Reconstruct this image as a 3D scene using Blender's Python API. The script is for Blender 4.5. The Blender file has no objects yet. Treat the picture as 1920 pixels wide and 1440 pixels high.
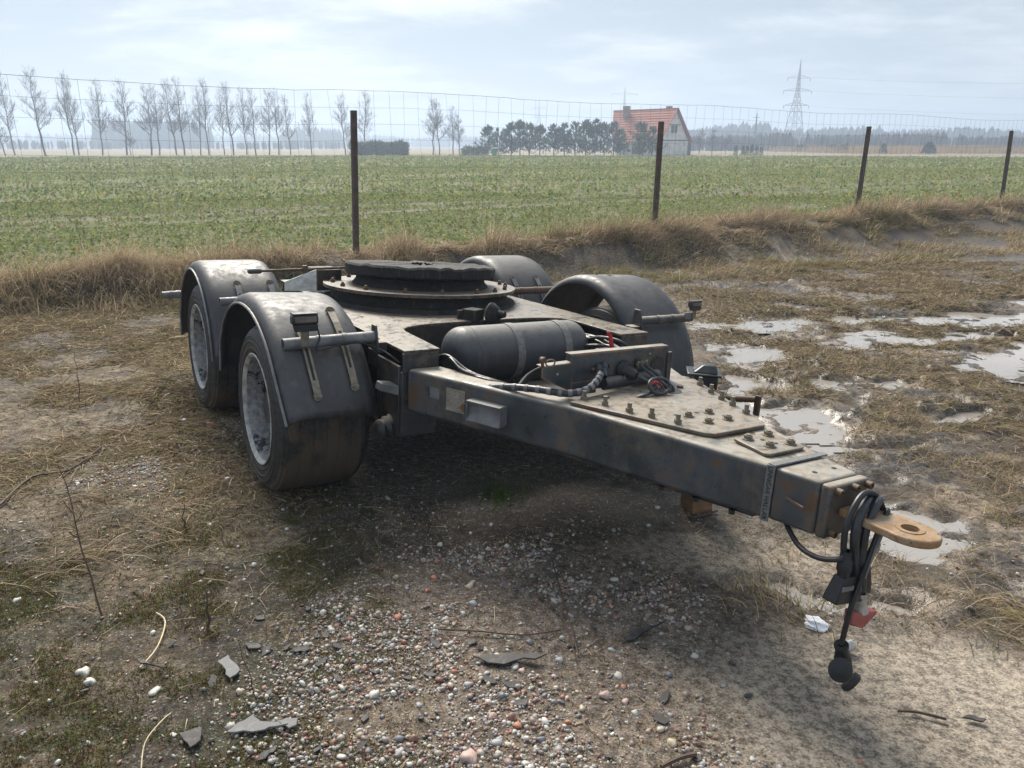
import bpy, bmesh, math, random
import numpy as np
from mathutils import Vector, Matrix

random.seed(7)
rng = np.random.default_rng(7)
scene = bpy.context.scene
col = scene.collection
R = math.radians

# ------------------------------------------------------------------ camera
CAM_H = 1.7
cam_data = bpy.data.cameras.new('camera')
cam = bpy.data.objects.new('camera', cam_data)
col.objects.link(cam)
cam.location = (0, 0, CAM_H)
cam.rotation_euler = (R(90 - 17.2), 0, 0)
cam_data.sensor_width = 36
cam_data.lens = 36 * 1445 / 1920
cam_data.clip_start = 0.05
cam_data.clip_end = 6000
scene.camera = cam

# ------------------------------------------------------------------ sky, sun, exposure
SUN_AZ, SUN_EL = R(-18), R(42)
sun_dir = Vector((math.sin(SUN_AZ) * math.cos(SUN_EL), math.cos(SUN_AZ) * math.cos(SUN_EL), math.sin(SUN_EL)))
sun_data = bpy.data.lights.new('sun', 'SUN')
sun_data.energy = 4.3
sun_data.angle = R(26)
sun_data.color = (1.0, 0.93, 0.82)
sun = bpy.data.objects.new('sun', sun_data)
col.objects.link(sun)
sun.rotation_euler = sun_dir.to_track_quat('Z', 'Y').to_euler()
sun.location = (0, 0, 60)

world = bpy.data.worlds.new('World')
scene.world = world
world.use_nodes = True
wn, wl = world.node_tree.nodes, world.node_tree.links
wn.clear()
def wnode(t, **kw):
    n = wn.new(t)
    for k, v in kw.items(): setattr(n, k, v)
    return n
def wmath(op, a, b=None, c=None, clamp=False):
    n = wnode('ShaderNodeMath', operation=op, use_clamp=clamp)
    for i, x in enumerate((a, b, c)):
        if x is None: continue
        if isinstance(x, (int, float)): n.inputs[i].default_value = x
        else: wl.new(x, n.inputs[i])
    return n.outputs[0]
def wmix(f, a, b):
    n = wnode('ShaderNodeMix', data_type='RGBA')
    for i, x in ((0, f), (6, a), (7, b)):
        if isinstance(x, (int, float)): n.inputs[i].default_value = x
        elif isinstance(x, tuple): n.inputs[i].default_value = (*x, 1)
        else: wl.new(x, n.inputs[i])
    return n.outputs[2]
tc = wnode('ShaderNodeTexCoord')
sky = wnode('ShaderNodeTexSky', sky_type='NISHITA')
sky.sun_disc = False
sky.sun_elevation = SUN_EL
sky.sun_rotation = SUN_AZ % (2 * math.pi)
sky.air_density, sky.dust_density = 1.0, 1.5
sep = wnode('ShaderNodeSeparateXYZ'); wl.new(tc.outputs['Generated'], sep.inputs[0])
zc = wmath('ADD', wmath('MAXIMUM', sep.outputs[2], 0.0), 0.16)
comb = wnode('ShaderNodeCombineXYZ')
wl.new(wmath('DIVIDE', sep.outputs[0], zc), comb.inputs[0])
wl.new(wmath('DIVIDE', sep.outputs[1], zc), comb.inputs[1])
def wnoise(scale, detail, rough, off, stretch=(1, 1, 1)):
    mp = wnode('ShaderNodeMapping')
    mp.inputs['Location'].default_value = off
    mp.inputs['Scale'].default_value = stretch
    wl.new(comb.outputs[0], mp.inputs['Vector'])
    n = wnode('ShaderNodeTexNoise')
    n.inputs['Scale'].default_value = scale
    n.inputs['Detail'].default_value = detail
    n.inputs['Roughness'].default_value = rough
    n.inputs['Distortion'].default_value = 0.25
    wl.new(mp.outputs[0], n.inputs['Vector'])
    return n.outputs['Fac']
SKYA, SKYB = 13.543, 15.698
big = wnoise(0.75, 7, 0.60, (SKYA, SKYB, 0.0), (0.8, 1.1, 1))
fine = wnoise(2.4, 8, 0.62, (9.2, 4.4, 2.0), (0.75, 1.15, 1))
dens = wmath('ADD', wmath('MULTIPLY', big, 0.65), wmath('MULTIPLY', fine, 0.35))
thin = wnode('ShaderNodeMapRange', interpolation_type='SMOOTHSTEP')
thin.inputs[1].default_value, thin.inputs[2].default_value = 0.44, 0.66
wl.new(dens, thin.inputs[0])
dp = wnode('ShaderNodeVectorMath', operation='DOT_PRODUCT')
wl.new(tc.outputs['Generated'], dp.inputs[0]); dp.inputs[1].default_value = sun_dir
sun_near = wmath('POWER', wmath('MAXIMUM', dp.outputs['Value'], 0.0), 13.0)
low = wmath('POWER', wmath('SUBTRACT', 1.0, wmath('MAXIMUM', sep.outputs[2], 0.0), clamp=True), 9.0)
# veil of stratus (thin where it lets the light through), lit by the sun behind it
dark_c = wmix(low, (2.7, 3.2, 3.75), (4.0, 4.5, 5.0))
bright_c = wmix(low, (6.6, 6.8, 7.0), (5.0, 5.3, 5.6))
cl = wmix(thin.outputs[0], dark_c, bright_c)
glow = wnode('ShaderNodeVectorMath', operation='SCALE')
glow.inputs[0].default_value = (6.0, 5.8, 5.4)
wl.new(wmath('MULTIPLY', sun_near, wmath('ADD', wmath('MULTIPLY', thin.outputs[0], 0.75), 0.25)), glow.inputs['Scale'])
add = wnode('ShaderNodeVectorMath', operation='ADD')
wl.new(cl, add.inputs[0]); wl.new(glow.outputs[0], add.inputs[1])
mixed = wmix(0.92, sky.outputs[0], add.outputs[0])
bg = wnode('ShaderNodeBackground')
bg.inputs['Strength'].default_value = 0.091
wl.new(mixed, bg.inputs['Color'])
wo = wnode('ShaderNodeOutputWorld')
wl.new(bg.outputs[0], wo.inputs['Surface'])

vs = scene.view_settings
vs.view_transform = 'Standard'; vs.look = 'None'; vs.gamma = 1.0
vs.exposure = 0.76
vs.use_curve_mapping = False
scene.cycles.use_denoising = True
scene.cycles.max_bounces = 5
scene.cycles.diffuse_bounces = 3
scene.cycles.glossy_bounces = 3
scene.cycles.transmission_bounces = 3
scene.cycles.volume_bounces = 0
scene.cycles.use_adaptive_sampling = True
scene.cycles.sample_clamp_indirect = 4

# ------------------------------------------------------------------ helpers
def vnoise(x, y, seed=0):
    xi = np.floor(x).astype(np.int64); yi = np.floor(y).astype(np.int64)
    xf, yf = x - xi, y - yi
    u = xf * xf * xf * (xf * (xf * 6 - 15) + 10); v = yf * yf * yf * (yf * (yf * 6 - 15) + 10)
    def h(a, b):
        n = (a * 374761393 + b * 668265263 + seed * 1442695041) & 0x7fffffff
        n = ((n ^ (n >> 13)) * 1274126177) & 0x7fffffff
        return ((n ^ (n >> 16)) & 0xffff) / 65535.0
    a, b, c, d = h(xi, yi), h(xi + 1, yi), h(xi, yi + 1), h(xi + 1, yi + 1)
    return (a + (b - a) * u) * (1 - v) + (c + (d - c) * u) * v
def fbm(x, y, oct=4, seed=0, gain=0.5):
    x = np.asarray(x, float); y = np.asarray(y, float)
    s = np.zeros(np.broadcast(x, y).shape); a, t = 1.0, 0.0
    for i in range(oct):
        c, sn = math.cos(0.7 * i), math.sin(0.7 * i)
        s = s + a * vnoise((x * c - y * sn) * 2 ** i + 13.7 * i, (x * sn + y * c) * 2 ** i + 7.3 * i, seed + i)
        t += a; a *= gain
    return s / t
def sstep(a, b, x):
    t = np.clip((x - a) / (b - a), 0, 1)
    return t * t * (3 - 2 * t)

def tag(o, label=None, cat=None, group=None, kind=None):
    if label: o['label'] = label
    if cat: o['category'] = cat
    if group: o['group'] = group
    if kind: o['kind'] = kind
    return o
def empty(name, loc=(0, 0, 0), parent=None, rz=0):
    o = bpy.data.objects.new(name, None); col.objects.link(o)
    o.location = loc; o.rotation_euler = (0, 0, rz); o.empty_display_size = 0.1
    if parent: o.parent = parent
    return o
def link(name, me, parent=None):
    o = bpy.data.objects.new(name, me); col.objects.link(o)
    if parent: o.parent = parent
    return o
def np_mesh(name, V, F, mat, colors=None, smooth=False):
    """V (n,3), F (m,k) arrays with constant k"""
    me = bpy.data.meshes.new(name)
    V = np.asarray(V, np.float32); F = np.asarray(F, np.int32)
    me.vertices.add(len(V)); me.vertices.foreach_set('co', V.ravel())
    k = F.shape[1]
    me.loops.add(F.size); me.loops.foreach_set('vertex_index', F.ravel())
    me.polygons.add(len(F)); me.polygons.foreach_set('loop_start', np.arange(0, F.size, k, dtype=np.int32))
    try: me.polygons.foreach_set('loop_total', np.full(len(F), k, np.int32))
    except Exception: pass
    me.polygons.foreach_set('use_smooth', np.full(len(F), smooth))
    me.update(calc_edges=True)
    if colors is not None:
        a = me.color_attributes.new('tint', 'FLOAT_COLOR', 'POINT')
        c = np.ones((len(V), 4), np.float32); c[:, :3] = colors
        a.data.foreach_set('color', c.ravel())
    if mat: me.materials.append(mat)
    return me

class MB:
    """collects shapes and links them as one mesh object"""
    def __init__(s): s.v = []; s.f = []
    def add(s, V, F):
        o = len(s.v); s.v += [tuple(map(float, p)) for p in V]; s.f += [tuple(i + o for i in f) for f in F]; return s
    def box(s, c, d, rot=None):
        hx, hy, hz = d[0] / 2, d[1] / 2, d[2] / 2
        V = [Vector((a * hx, b * hy, e * hz)) for a in (-1, 1) for b in (-1, 1) for e in (-1, 1)]
        m = rot.to_matrix() if hasattr(rot, 'to_matrix') else rot
        V = [(m @ p if m else p) + Vector(c) for p in V]
        return s.add(V, [(0, 1, 3, 2), (4, 6, 7, 5), (0, 4, 5, 1), (2, 3, 7, 6), (0, 2, 6, 4), (1, 5, 7, 3)])
    def hexa(s, a, b):   # two quads (lists of 4 points), bottom and top
        return s.add(list(a) + list(b), [(3, 2, 1, 0), (4, 5, 6, 7), (0, 1, 5, 4), (1, 2, 6, 5), (2, 3, 7, 6), (3, 0, 4, 7)])
    def prism(s, poly, z0, z1):
        n = len(poly)
        V = [(x, y, z0) for x, y in poly] + [(x, y, z1) for x, y in poly]
        return s.add(V, [tuple(range(n))[::-1], tuple(range(n, 2 * n))] + [(i, (i + 1) % n, n + (i + 1) % n, n + i) for i in range(n)])
    def tube(s, path, r, n=8, cap=True):
        P = [Vector(p) for p in path]
        rr = r if isinstance(r, (list, tuple, np.ndarray)) else [r] * len(P)
        up = None; V = []; F = []
        for i, p in enumerate(P):
            t = (P[min(i + 1, len(P) - 1)] - P[max(i - 1, 0)])
            if t.length < 1e-9: t = Vector((0, 0, 1))
            t.normalize()
            if up is None:
                up = t.orthogonal().normalized()
            up = (up - t * up.dot(t))
            up = up.normalized() if up.length > 1e-6 else t.orthogonal().normalized()
            w = t.cross(up)
            for k in range(n):
                a = 2 * math.pi * k / n
                V.append(p + (up * math.cos(a) + w * math.sin(a)) * rr[i])
        for i in range(len(P) - 1):
            for k in range(n):
                F.append((i * n + k, i * n + (k + 1) % n, (i + 1) * n + (k + 1) % n, (i + 1) * n + k))
        if cap:
            F.append(tuple(range(n))[::-1]); F.append(tuple(range((len(P) - 1) * n, len(P) * n)))
        return s.add(V, F)
    def lathe(s, prof, origin, axis, n=32, closed=False):
        """prof: list of (along axis, radius)"""
        ax = Vector(axis).normalized(); u = ax.orthogonal().normalized(); w = ax.cross(u); o = Vector(origin)
        V = []; F = []; m = len(prof)
        for k in range(n):
            a = 2 * math.pi * k / n; d = u * math.cos(a) + w * math.sin(a)
            for (h, r) in prof: V.append(o + ax * h + d * r)
        rng_ = m if closed else m - 1
        for k in range(n):
            for i in range(rng_):
                j = (i + 1) % m; k2 = (k + 1) % n
                F.append((k * m + i, k2 * m + i, k2 * m + j, k * m + j))
        return s.add(V, F)
    def build(s, name, mat, parent=None, smooth=False, bevel=0, seg=2, angle=35, weld=True):
        me = bpy.data.meshes.new(name)
        me.from_pydata(s.v, [], s.f)
        bm = bmesh.new(); bm.from_mesh(me)
        if weld: bmesh.ops.remove_doubles(bm, verts=bm.verts, dist=1e-5)
        bmesh.ops.dissolve_degenerate(bm, dist=1e-6, edges=bm.edges)
        bmesh.ops.recalc_face_normals(bm, faces=bm.faces)
        bm.to_mesh(me); bm.free()
        if smooth or bevel:
            me.polygons.foreach_set('use_smooth', [True] * len(me.polygons))
            if hasattr(me, 'set_sharp_from_angle'): me.set_sharp_from_angle(angle=R(angle))
        me.materials.append(mat)
        o = link(name, me, parent)
        if bevel:
            b = o.modifiers.new('bevel', 'BEVEL'); b.width = bevel; b.segments = seg; b.limit_method = 'ANGLE'; b.angle_limit = R(40)
        return o
def spline(pts, n=8):
    P = [Vector(p) for p in pts]; out = []
    for i in range(len(P) - 1):
        a, b, c, d = P[max(i - 1, 0)], P[i], P[i + 1], P[min(i + 2, len(P) - 1)]
        for k in range(n):
            t = k / n
            out.append(0.5 * ((2 * b) + (c - a) * t + (2 * a - 5 * b + 4 * c - d) * t * t + (3 * b - a - 3 * c + d) * t ** 3))
    out.append(P[-1]); return out

# ------------------------------------------------------------------ materials
class NT:
    def __init__(s, name):
        s.m = bpy.data.materials.new(name); s.m.use_nodes = True
        s.n, s.l = s.m.node_tree.nodes, s.m.node_tree.links
        s.n.clear()
        s.out = s.n.new('ShaderNodeOutputMaterial')
    def node(s, t, **kw):
        n = s.n.new(t)
        for k, v in kw.items(): setattr(n, k, v)
        return n
    def set(s, sock, x):
        if isinstance(x, (int, float)): sock.default_value = x
        elif isinstance(x, tuple): sock.default_value = (*x, 1) if len(x) == 3 and len(sock.default_value) == 4 else x
        else: s.l.new(x, sock)
    def coord(s, kind='Object'):
        return s.node('ShaderNodeTexCoord').outputs[kind]
    def noise(s, scale, detail=4, rough=0.55, vec=None, out='Fac', stretch=None, dist=0.0):
        v = vec if vec is not None else s.coord()
        if stretch:
            mp = s.node('ShaderNodeMapping'); mp.inputs['Scale'].default_value = stretch; s.l.new(v, mp.inputs[0]); v = mp.outputs[0]
        n = s.node('ShaderNodeTexNoise'); s.l.new(v, n.inputs['Vector'])
        n.inputs['Scale'].default_value = scale; n.inputs['Detail'].default_value = detail
        n.inputs['Roughness'].default_value = rough; n.inputs['Distortion'].default_value = dist
        return n.outputs[out]
    def vor(s, scale, out='Distance', feature='F1', vec=None):
        n = s.node('ShaderNodeTexVoronoi', feature=feature); s.l.new(vec if vec is not None else s.coord(), n.inputs['Vector'])
        n.inputs['Scale'].default_value = scale; return n.outputs[out]
    def ramp(s, f, a, b, lo=0.0, hi=1.0):
        n = s.node('ShaderNodeMapRange', interpolation_type='SMOOTHSTEP')
        for i, x in enumerate((f, a, b, lo, hi)): s.set(n.inputs[i], x)
        return n.outputs[0]
    def math(s, op, a, b=0.0, clamp=False):
        n = s.node('ShaderNodeMath', operation=op, use_clamp=clamp); s.set(n.inputs[0], a); s.set(n.inputs[1], b); return n.outputs[0]
    def mix(s, f, a, b, blend='MIX'):
        n = s.node('ShaderNodeMix', data_type='RGBA', blend_type=blend)
        s.set(n.inputs[0], f); s.set(n.inputs[6], a); s.set(n.inputs[7], b); return n.outputs[2]
    def attr(s, name, out='Color'):
        n = s.node('ShaderNodeAttribute', attribute_name=name); return n.outputs[out]
    def upness(s):
        g = s.node('ShaderNodeNewGeometry'); x = s.node('ShaderNodeSeparateXYZ'); s.l.new(g.outputs['Normal'], x.inputs[0]); return x.outputs[2]
    def bump(s, h, strength=0.3, dist=0.01, normal=None):
        n = s.node('ShaderNodeBump'); n.inputs['Strength'].default_value = strength; n.inputs['Distance'].default_value = dist
        s.l.new(h, n.inputs['Height'])
        if normal is not None: s.l.new(normal, n.inputs['Normal'])
        return n.outputs[0]
    def pbr(s, color, rough=0.6, metal=0.0, normal=None, spec=0.5, **kw):
        b = s.node('ShaderNodeBsdfPrincipled')
        s.set(b.inputs['Base Color'], color); s.set(b.inputs['Roughness'], rough); s.set(b.inputs['Metallic'], metal)
        s.set(b.inputs['Specular IOR Level'], spec)
        if normal is not None: s.l.new(normal, b.inputs['Normal'])
        for k, v in kw.items(): s.set(b.inputs[k], v)
        s.l.new(b.outputs[0], s.out.inputs['Surface'])
        return s.m

M = {}
def simple(name, c, rough=0.6, metal=0.0, vary=0.25, scale=20, bump=0.15, spec=0.5):
    t = NT(name)
    n = t.noise(scale, 5, 0.6)
    f = t.ramp(n, 0.3, 0.7, 1 - vary, 1 + vary)
    cc = t.mix(1.0, (*c,), f, 'MULTIPLY')
    rr = t.ramp(n, 0.3, 0.7, max(rough - .12, .02), min(rough + .12, 1))
    M[name] = t.pbr(cc, rr, metal, t.bump(n, bump, 0.004), spec); return M[name]

def worn_metal(name, base, dust=(0.30, 0.255, 0.19), dust_amt=0.8, rust_amt=0.35, rough=0.45, chip=0.3, scale=6, dust_lo=0.35, dust_hi=0.9, grime=0.3, stain=0.0, edge=None, vary=(0.6, 1.5)):
    """old paint: dust settled on upward faces, rust patches, chips and scratches"""
    t = NT(name)
    n1 = t.noise(scale, 8, 0.62); n2 = t.noise(scale * 4.3, 6, 0.65); n3 = t.noise(scale * 20, 4, 0.6)
    base_c = t.mix(t.ramp(n1, 0.3, 0.72), tuple(x * vary[0] for x in base), tuple(x * vary[1] for x in base))
    streak = t.noise(scale * 5, 4, 0.6, stretch=(1, 1, 0.09))
    base_c = t.mix(t.ramp(streak, 0.5, 0.75, 0, 0.35), base_c, (0.12, 0.112, 0.102))
    blot = t.noise(scale * 0.7, 9, 0.7, dist=0.6)
    base_c = t.mix(t.math('MULTIPLY', t.ramp(t.math('ADD', t.math('MULTIPLY', blot, 0.7), t.math('MULTIPLY', n2, 0.3)), 0.46, 0.60), grime), base_c, t.mix(n3, (0.075, 0.056, 0.04), (0.19, 0.15, 0.105)))
    base_c = t.mix(t.ramp(n3, 0.66, 0.72, 0, chip), base_c, (0.012, 0.010, 0.010))
    rust_c = t.mix(n2, (0.045, 0.024, 0.015), (0.15, 0.078, 0.036))
    rm = t.math('MULTIPLY', t.ramp(t.math('ADD', t.math('MULTIPLY', n1, 0.6), t.math('MULTIPLY', n2, 0.4)), 0.63 - rust_amt * 0.25, 0.70 - rust_amt * 0.22), 0.85)
    c = t.mix(rm, base_c, rust_c)
    up = t.upness()
    dm = t.math('MULTIPLY', t.ramp(up, dust_lo, dust_hi), t.ramp(t.math('ADD', t.math('MULTIPLY', n2, 0.5), t.math('MULTIPLY', n1, 0.5)), 0.34, 0.56, 0.35, 1.0))
    dm = t.math('MULTIPLY', dm, dust_amt)
    dust_c = t.mix(n3, tuple(x * 0.75 for x in dust), tuple(x * 1.2 for x in dust))
    st1 = t.noise(scale * 1.6, 9, 0.72, dist=0.8)
    dust_c = t.mix(t.math('MULTIPLY', t.ramp(st1, 0.50, 0.60), stain), dust_c, (0.19, 0.125, 0.072))
    dust_c = t.mix(t.math('MULTIPLY', t.ramp(st1, 0.44, 0.36), stain), dust_c, (0.34, 0.335, 0.33))
    dust_c = t.mix(t.math('MULTIPLY', t.ramp(n3, 0.64, 0.70), stain * 0.5), dust_c, (0.05, 0.036, 0.026))
    c = t.mix(dm, c, dust_c)
    r = t.math('ADD', t.math('MULTIPLY', dm, t.ramp(st1, 0.38, 0.55, 0.30 - 0.28 * stain, 0.32)), t.ramp(n2, 0.3, 0.7, rough - 0.1, rough + 0.12))
    if edge:      # bare rusty steel where the paint has worn off the edges
        bv = t.node('ShaderNodeBevel', samples=4); bv.inputs['Radius'].default_value = 0.012
        g = t.node('ShaderNodeNewGeometry'); d = t.node('ShaderNodeVectorMath', operation='DOT_PRODUCT')
        t.l.new(bv.outputs[0], d.inputs[0]); t.l.new(g.outputs['Normal'], d.inputs[1])
        em = t.math('MULTIPLY', t.ramp(d.outputs['Value'], 0.985, 0.90), t.ramp(t.math('ADD', t.math('MULTIPLY', n1, 0.5), t.math('MULTIPLY', n2, 0.5)), 0.44, 0.54))
        c = t.mix(em, c, t.mix(n2, edge, tuple(min(1, x * 1.9) for x in edge)))
    M[name] = t.pbr(c, r, 0.0, t.bump(t.math('ADD', t.math('MULTIPLY', n2, 0.6), t.math('MULTIPLY', n3, 0.3)), 0.28, 0.006), 0.5)
    return M[name]
worn_metal('chassis', (0.028, 0.031, 0.036), rust_amt=0.3, dust_amt=0.9, dust=(0.36, 0.31, 0.245), grime=0.7, stain=0.4)
worn_metal('beam_paint', (0.042, 0.050, 0.058), rust_amt=0.30, dust_amt=0.85, dust=(0.36, 0.325, 0.27), rough=0.36, scale=4.5, grime=0.62, stain=0.6, edge=(0.17, 0.085, 0.04))
worn_metal('plate_paint', (0.10, 0.085, 0.065), rust_amt=0.42, dust_amt=0.78, dust=(0.32, 0.285, 0.23), rough=0.24, scale=9, dust_lo=0.3, dust_hi=0.8, stain=0.75, edge=(0.085, 0.05, 0.032))
worn_metal('deck_paint', (0.055, 0.048, 0.040), rust_amt=0.40, dust_amt=0.75, dust=(0.195, 0.172, 0.14), rough=0.26, scale=8, dust_lo=0.3, dust_hi=0.8, stain=0.8, edge=(0.085, 0.05, 0.032))
worn_metal('underframe', (0.010, 0.010, 0.0105), rust_amt=0.3, dust_amt=0.35, rough=0.6, dust=(0.14, 0.11, 0.08))
worn_metal('grease_black', (0.005, 0.005, 0.0055), rust_amt=-0.5, grime=0.1, dust_amt=0.0, rough=0.82, scale=14, dust=(0.11, 0.095, 0.08))
worn_metal('fender_plastic', (0.018, 0.020, 0.025), rust_amt=-0.6, dust_amt=0.36, vary=(0.85, 1.2), grime=0.12, rough=0.46, scale=5, dust=(0.15, 0.145, 0.145), dust_lo=0.1, dust_hi=1.05)
worn_metal('tank_paint', (0.045, 0.049, 0.057), rust_amt=-0.4, dust_amt=0.6, vary=(0.85, 1.2), grime=0.12, rough=0.42, scale=8, dust=(0.24, 0.225, 0.20), dust_lo=0.2, dust_hi=1.0)
worn_metal('galvanised', (0.13, 0.135, 0.145), rust_amt=0.05, dust_amt=0.4, rough=0.42, scale=9, dust=(0.28, 0.26, 0.23))
worn_metal('rusty_steel', (0.10, 0.065, 0.04), rust_amt=0.9, dust_amt=0.4, rough=0.62, scale=12, dust=(0.30, 0.24, 0.17))
worn_metal('bolt_steel', (0.17, 0.145, 0.11), rust_amt=0.25, dust_amt=0.35, rough=0.45, scale=40, dust=(0.32, 0.28, 0.2))
simple('rubber', (0.016, 0.016, 0.018), 0.5, vary=0.4, scale=30)
simple('rubber_grey', (0.030, 0.033, 0.038), 0.42, vary=0.35, scale=25)
simple('dark_plastic', (0.018, 0.019, 0.022), 0.38, vary=0.3, scale=15)
simple('red_plastic', (0.42, 0.02, 0.02), 0.4)
simple('faded_red', (0.33, 0.085, 0.075), 0.6)
simple('silver', (0.42, 0.42, 0.41), 0.4, metal=0.7)
simple('white_paint', (0.62, 0.62, 0.58), 0.5, scale=30)
simple('paper', (0.80, 0.82, 0.85), 0.8)
simple('lens', (0.14, 0.12, 0.10), 0.15)
simple('post_steel', (0.075, 0.046, 0.036), 0.8, vary=0.5, scale=15)
simple('wire', (0.10, 0.10, 0.10), 0.6)
simple('slate', (0.046, 0.042, 0.041), 0.7, vary=0.6, scale=60, bump=0.4)
simple('slate_light', (0.15, 0.15, 0.15), 0.7, vary=0.25, scale=60, bump=0.4)
simple('strap_grey', (0.17, 0.165, 0.155), 0.6, vary=0.3, scale=40)
simple('twig', (0.075, 0.048, 0.035), 0.8, vary=0.4, scale=40)
simple('straw_stem', (0.50, 0.41, 0.26), 0.7, vary=0.3, scale=40)
simple('block_brown', (0.20, 0.115, 0.06), 0.75, vary=0.35, scale=14, bump=0.4)

def make_eye_mat():
    t = NT('eye_rust'); n = t.noise(14, 8, 0.65); n2 = t.noise(60, 5, 0.6)
    c = t.mix(t.ramp(n, 0.35, 0.65), (0.27, 0.14, 0.05), (0.32, 0.24, 0.155))
    c = t.mix(t.ramp(n2, 0.55, 0.75), c, (0.10, 0.05, 0.03))
    M['eye_rust'] = t.pbr(c, t.ramp(n, 0.3, 0.7, 0.35, 0.6), 0.0, t.bump(n2, 0.3, 0.004))
make_eye_mat()

def make_tyre_mat():
    t = NT('tyre_rubber'); n = t.noise(5, 8, 0.6); n2 = t.noise(45, 5, 0.6); n3 = t.noise(160, 3, 0.6)
    mud = t.attr('mud', 'Fac')
    m = t.ramp(t.math('ADD', mud, t.math('MULTIPLY', t.math('SUBTRACT', n, 0.5), 1.3)), 0.42, 0.56)
    c = t.mix(t.ramp(n2, 0.35, 0.7), (0.012, 0.012, 0.013), (0.040, 0.037, 0.034))
    mc = t.mix(n3, (0.050, 0.037, 0.027), (0.115, 0.088, 0.062))
    c = t.mix(m, c, mc)
    h = t.math('ADD', t.math('MULTIPLY', m, 0.6), t.math('MULTIPLY', n3, t.math('ADD', m, 0.1)))
    M['tyre_rubber'] = t.pbr(c, t.ramp(m, 0, 1, 0.6, 0.9), 0, t.bump(h, 0.6, 0.008))
make_tyre_mat()

def make_rim_mat():
    t = NT('rim_paint'); n = t.noise(10, 8, 0.68); n2 = t.noise(38, 6, 0.65)
    c = t.mix(t.ramp(n2, 0.3, 0.7), (0.12, 0.125, 0.13), (0.30, 0.305, 0.315))
    c = t.mix(t.ramp(n, 0.52, 0.56), c, (0.018, 0.018, 0.02))
    c = t.mix(t.ramp(n, 0.42, 0.30), c, (0.24, 0.20, 0.15))
    M['rim_paint'] = t.pbr(c, 0.45, 0.1, t.bump(n2, 0.2, 0.003))
make_rim_mat()
simple('rim_lip', (0.34, 0.34, 0.33), 0.4, vary=0.4, scale=20); worn_metal('rim_dirt', (0.085, 0.078, 0.068), rust_amt=0.2, dust_amt=0.3, grime=0.6)

def make_blade_mat(name='blade', trans=0.35):
    t = NT(name); c = t.attr('tint')
    d = t.node('ShaderNodeBsdfDiffuse'); tr = t.node('ShaderNodeBsdfTranslucent'); mx = t.node('ShaderNodeMixShader')
    t.l.new(c, d.inputs[0]); t.l.new(c, tr.inputs[0]); mx.inputs[0].default_value = trans
    t.l.new(d.outputs[0], mx.inputs[1]); t.l.new(tr.outputs[0], mx.inputs[2]); t.l.new(mx.outputs[0], t.out.inputs['Surface'])
    M[name] = t.m
make_blade_mat()
def make_leaf_mat():
    t = NT('leaf'); c = t.attr('tint')
    b = t.node('ShaderNodeBsdfPrincipled'); t.l.new(c, b.inputs['Base Color']); b.inputs['Roughness'].default_value = 0.55
    tr = t.node('ShaderNodeBsdfTranslucent'); t.l.new(c, tr.inputs[0]); mx = t.node('ShaderNodeMixShader'); mx.inputs[0].default_value = 0.3
    t.l.new(b.outputs[0], mx.inputs[1]); t.l.new(tr.outputs[0], mx.inputs[2]); t.l.new(mx.outputs[0], t.out.inputs['Surface'])
    M['leaf'] = t.m
make_leaf_mat()
def make_pebble_mat():
    t = NT('pebble'); c = t.attr('tint'); n = t.noise(90, 4, 0.6)
    M['pebble'] = t.pbr(t.mix(1.0, c, t.ramp(n, 0.3, 0.7, 0.8, 1.15), 'MULTIPLY'), 0.55, 0, t.bump(n, 0.2, 0.002))
make_pebble_mat()
def make_bark_mat():
    t = NT('bark'); n = t.noise(3, 5, 0.6, stretch=(1, 1, 0.4))
    M['bark'] = t.pbr(t.mix(n, (0.05, 0.038, 0.032), (0.16, 0.13, 0.115)), 0.9)
make_bark_mat()
def make_water_mat():
    t = NT('puddle_water'); n = t.noise(14, 3, 0.5)
    M['puddle_water'] = t.pbr((0.31, 0.28, 0.245), 0.01, 0, t.bump(n, 0.02, 0.003), 0.5, IOR=2.7)
make_water_mat()

# ------------------------------------------------------------------ where things stand
DX, DY, DYAW, DPIT, DROL = -0.536, 4.691, 0.549, -0.007, -0.063
Cy, Sy = math.cos(DYAW), math.sin(DYAW)
def dolly_point(l):
    a, b, c = l[0], -l[1], l[2]
    b2 = b * math.cos(DPIT) + c * math.sin(DPIT); c2 = c * math.cos(DPIT) - b * math.sin(DPIT)
    a, c2 = a * math.cos(DROL) - c2 * math.sin(DROL), c2 * math.cos(DROL) + a * math.sin(DROL)
    return Vector((DX + a * Cy + b2 * Sy, DY + a * Sy - b2 * Cy, c2))
FENCE0 = np.array([-2.0, 10.3]); FDIR = np.array([0.842, 0.539]); FNOR = np.array([-0.539, 0.842])
def fence_st(x, y):
    return (x - FENCE0[0]) * FNOR[0] + (y - FENCE0[1]) * FNOR[1], (x - FENCE0[0]) * FDIR[0] + (y - FENCE0[1]) * FDIR[1]
FIELD_Z = 0.14
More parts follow.
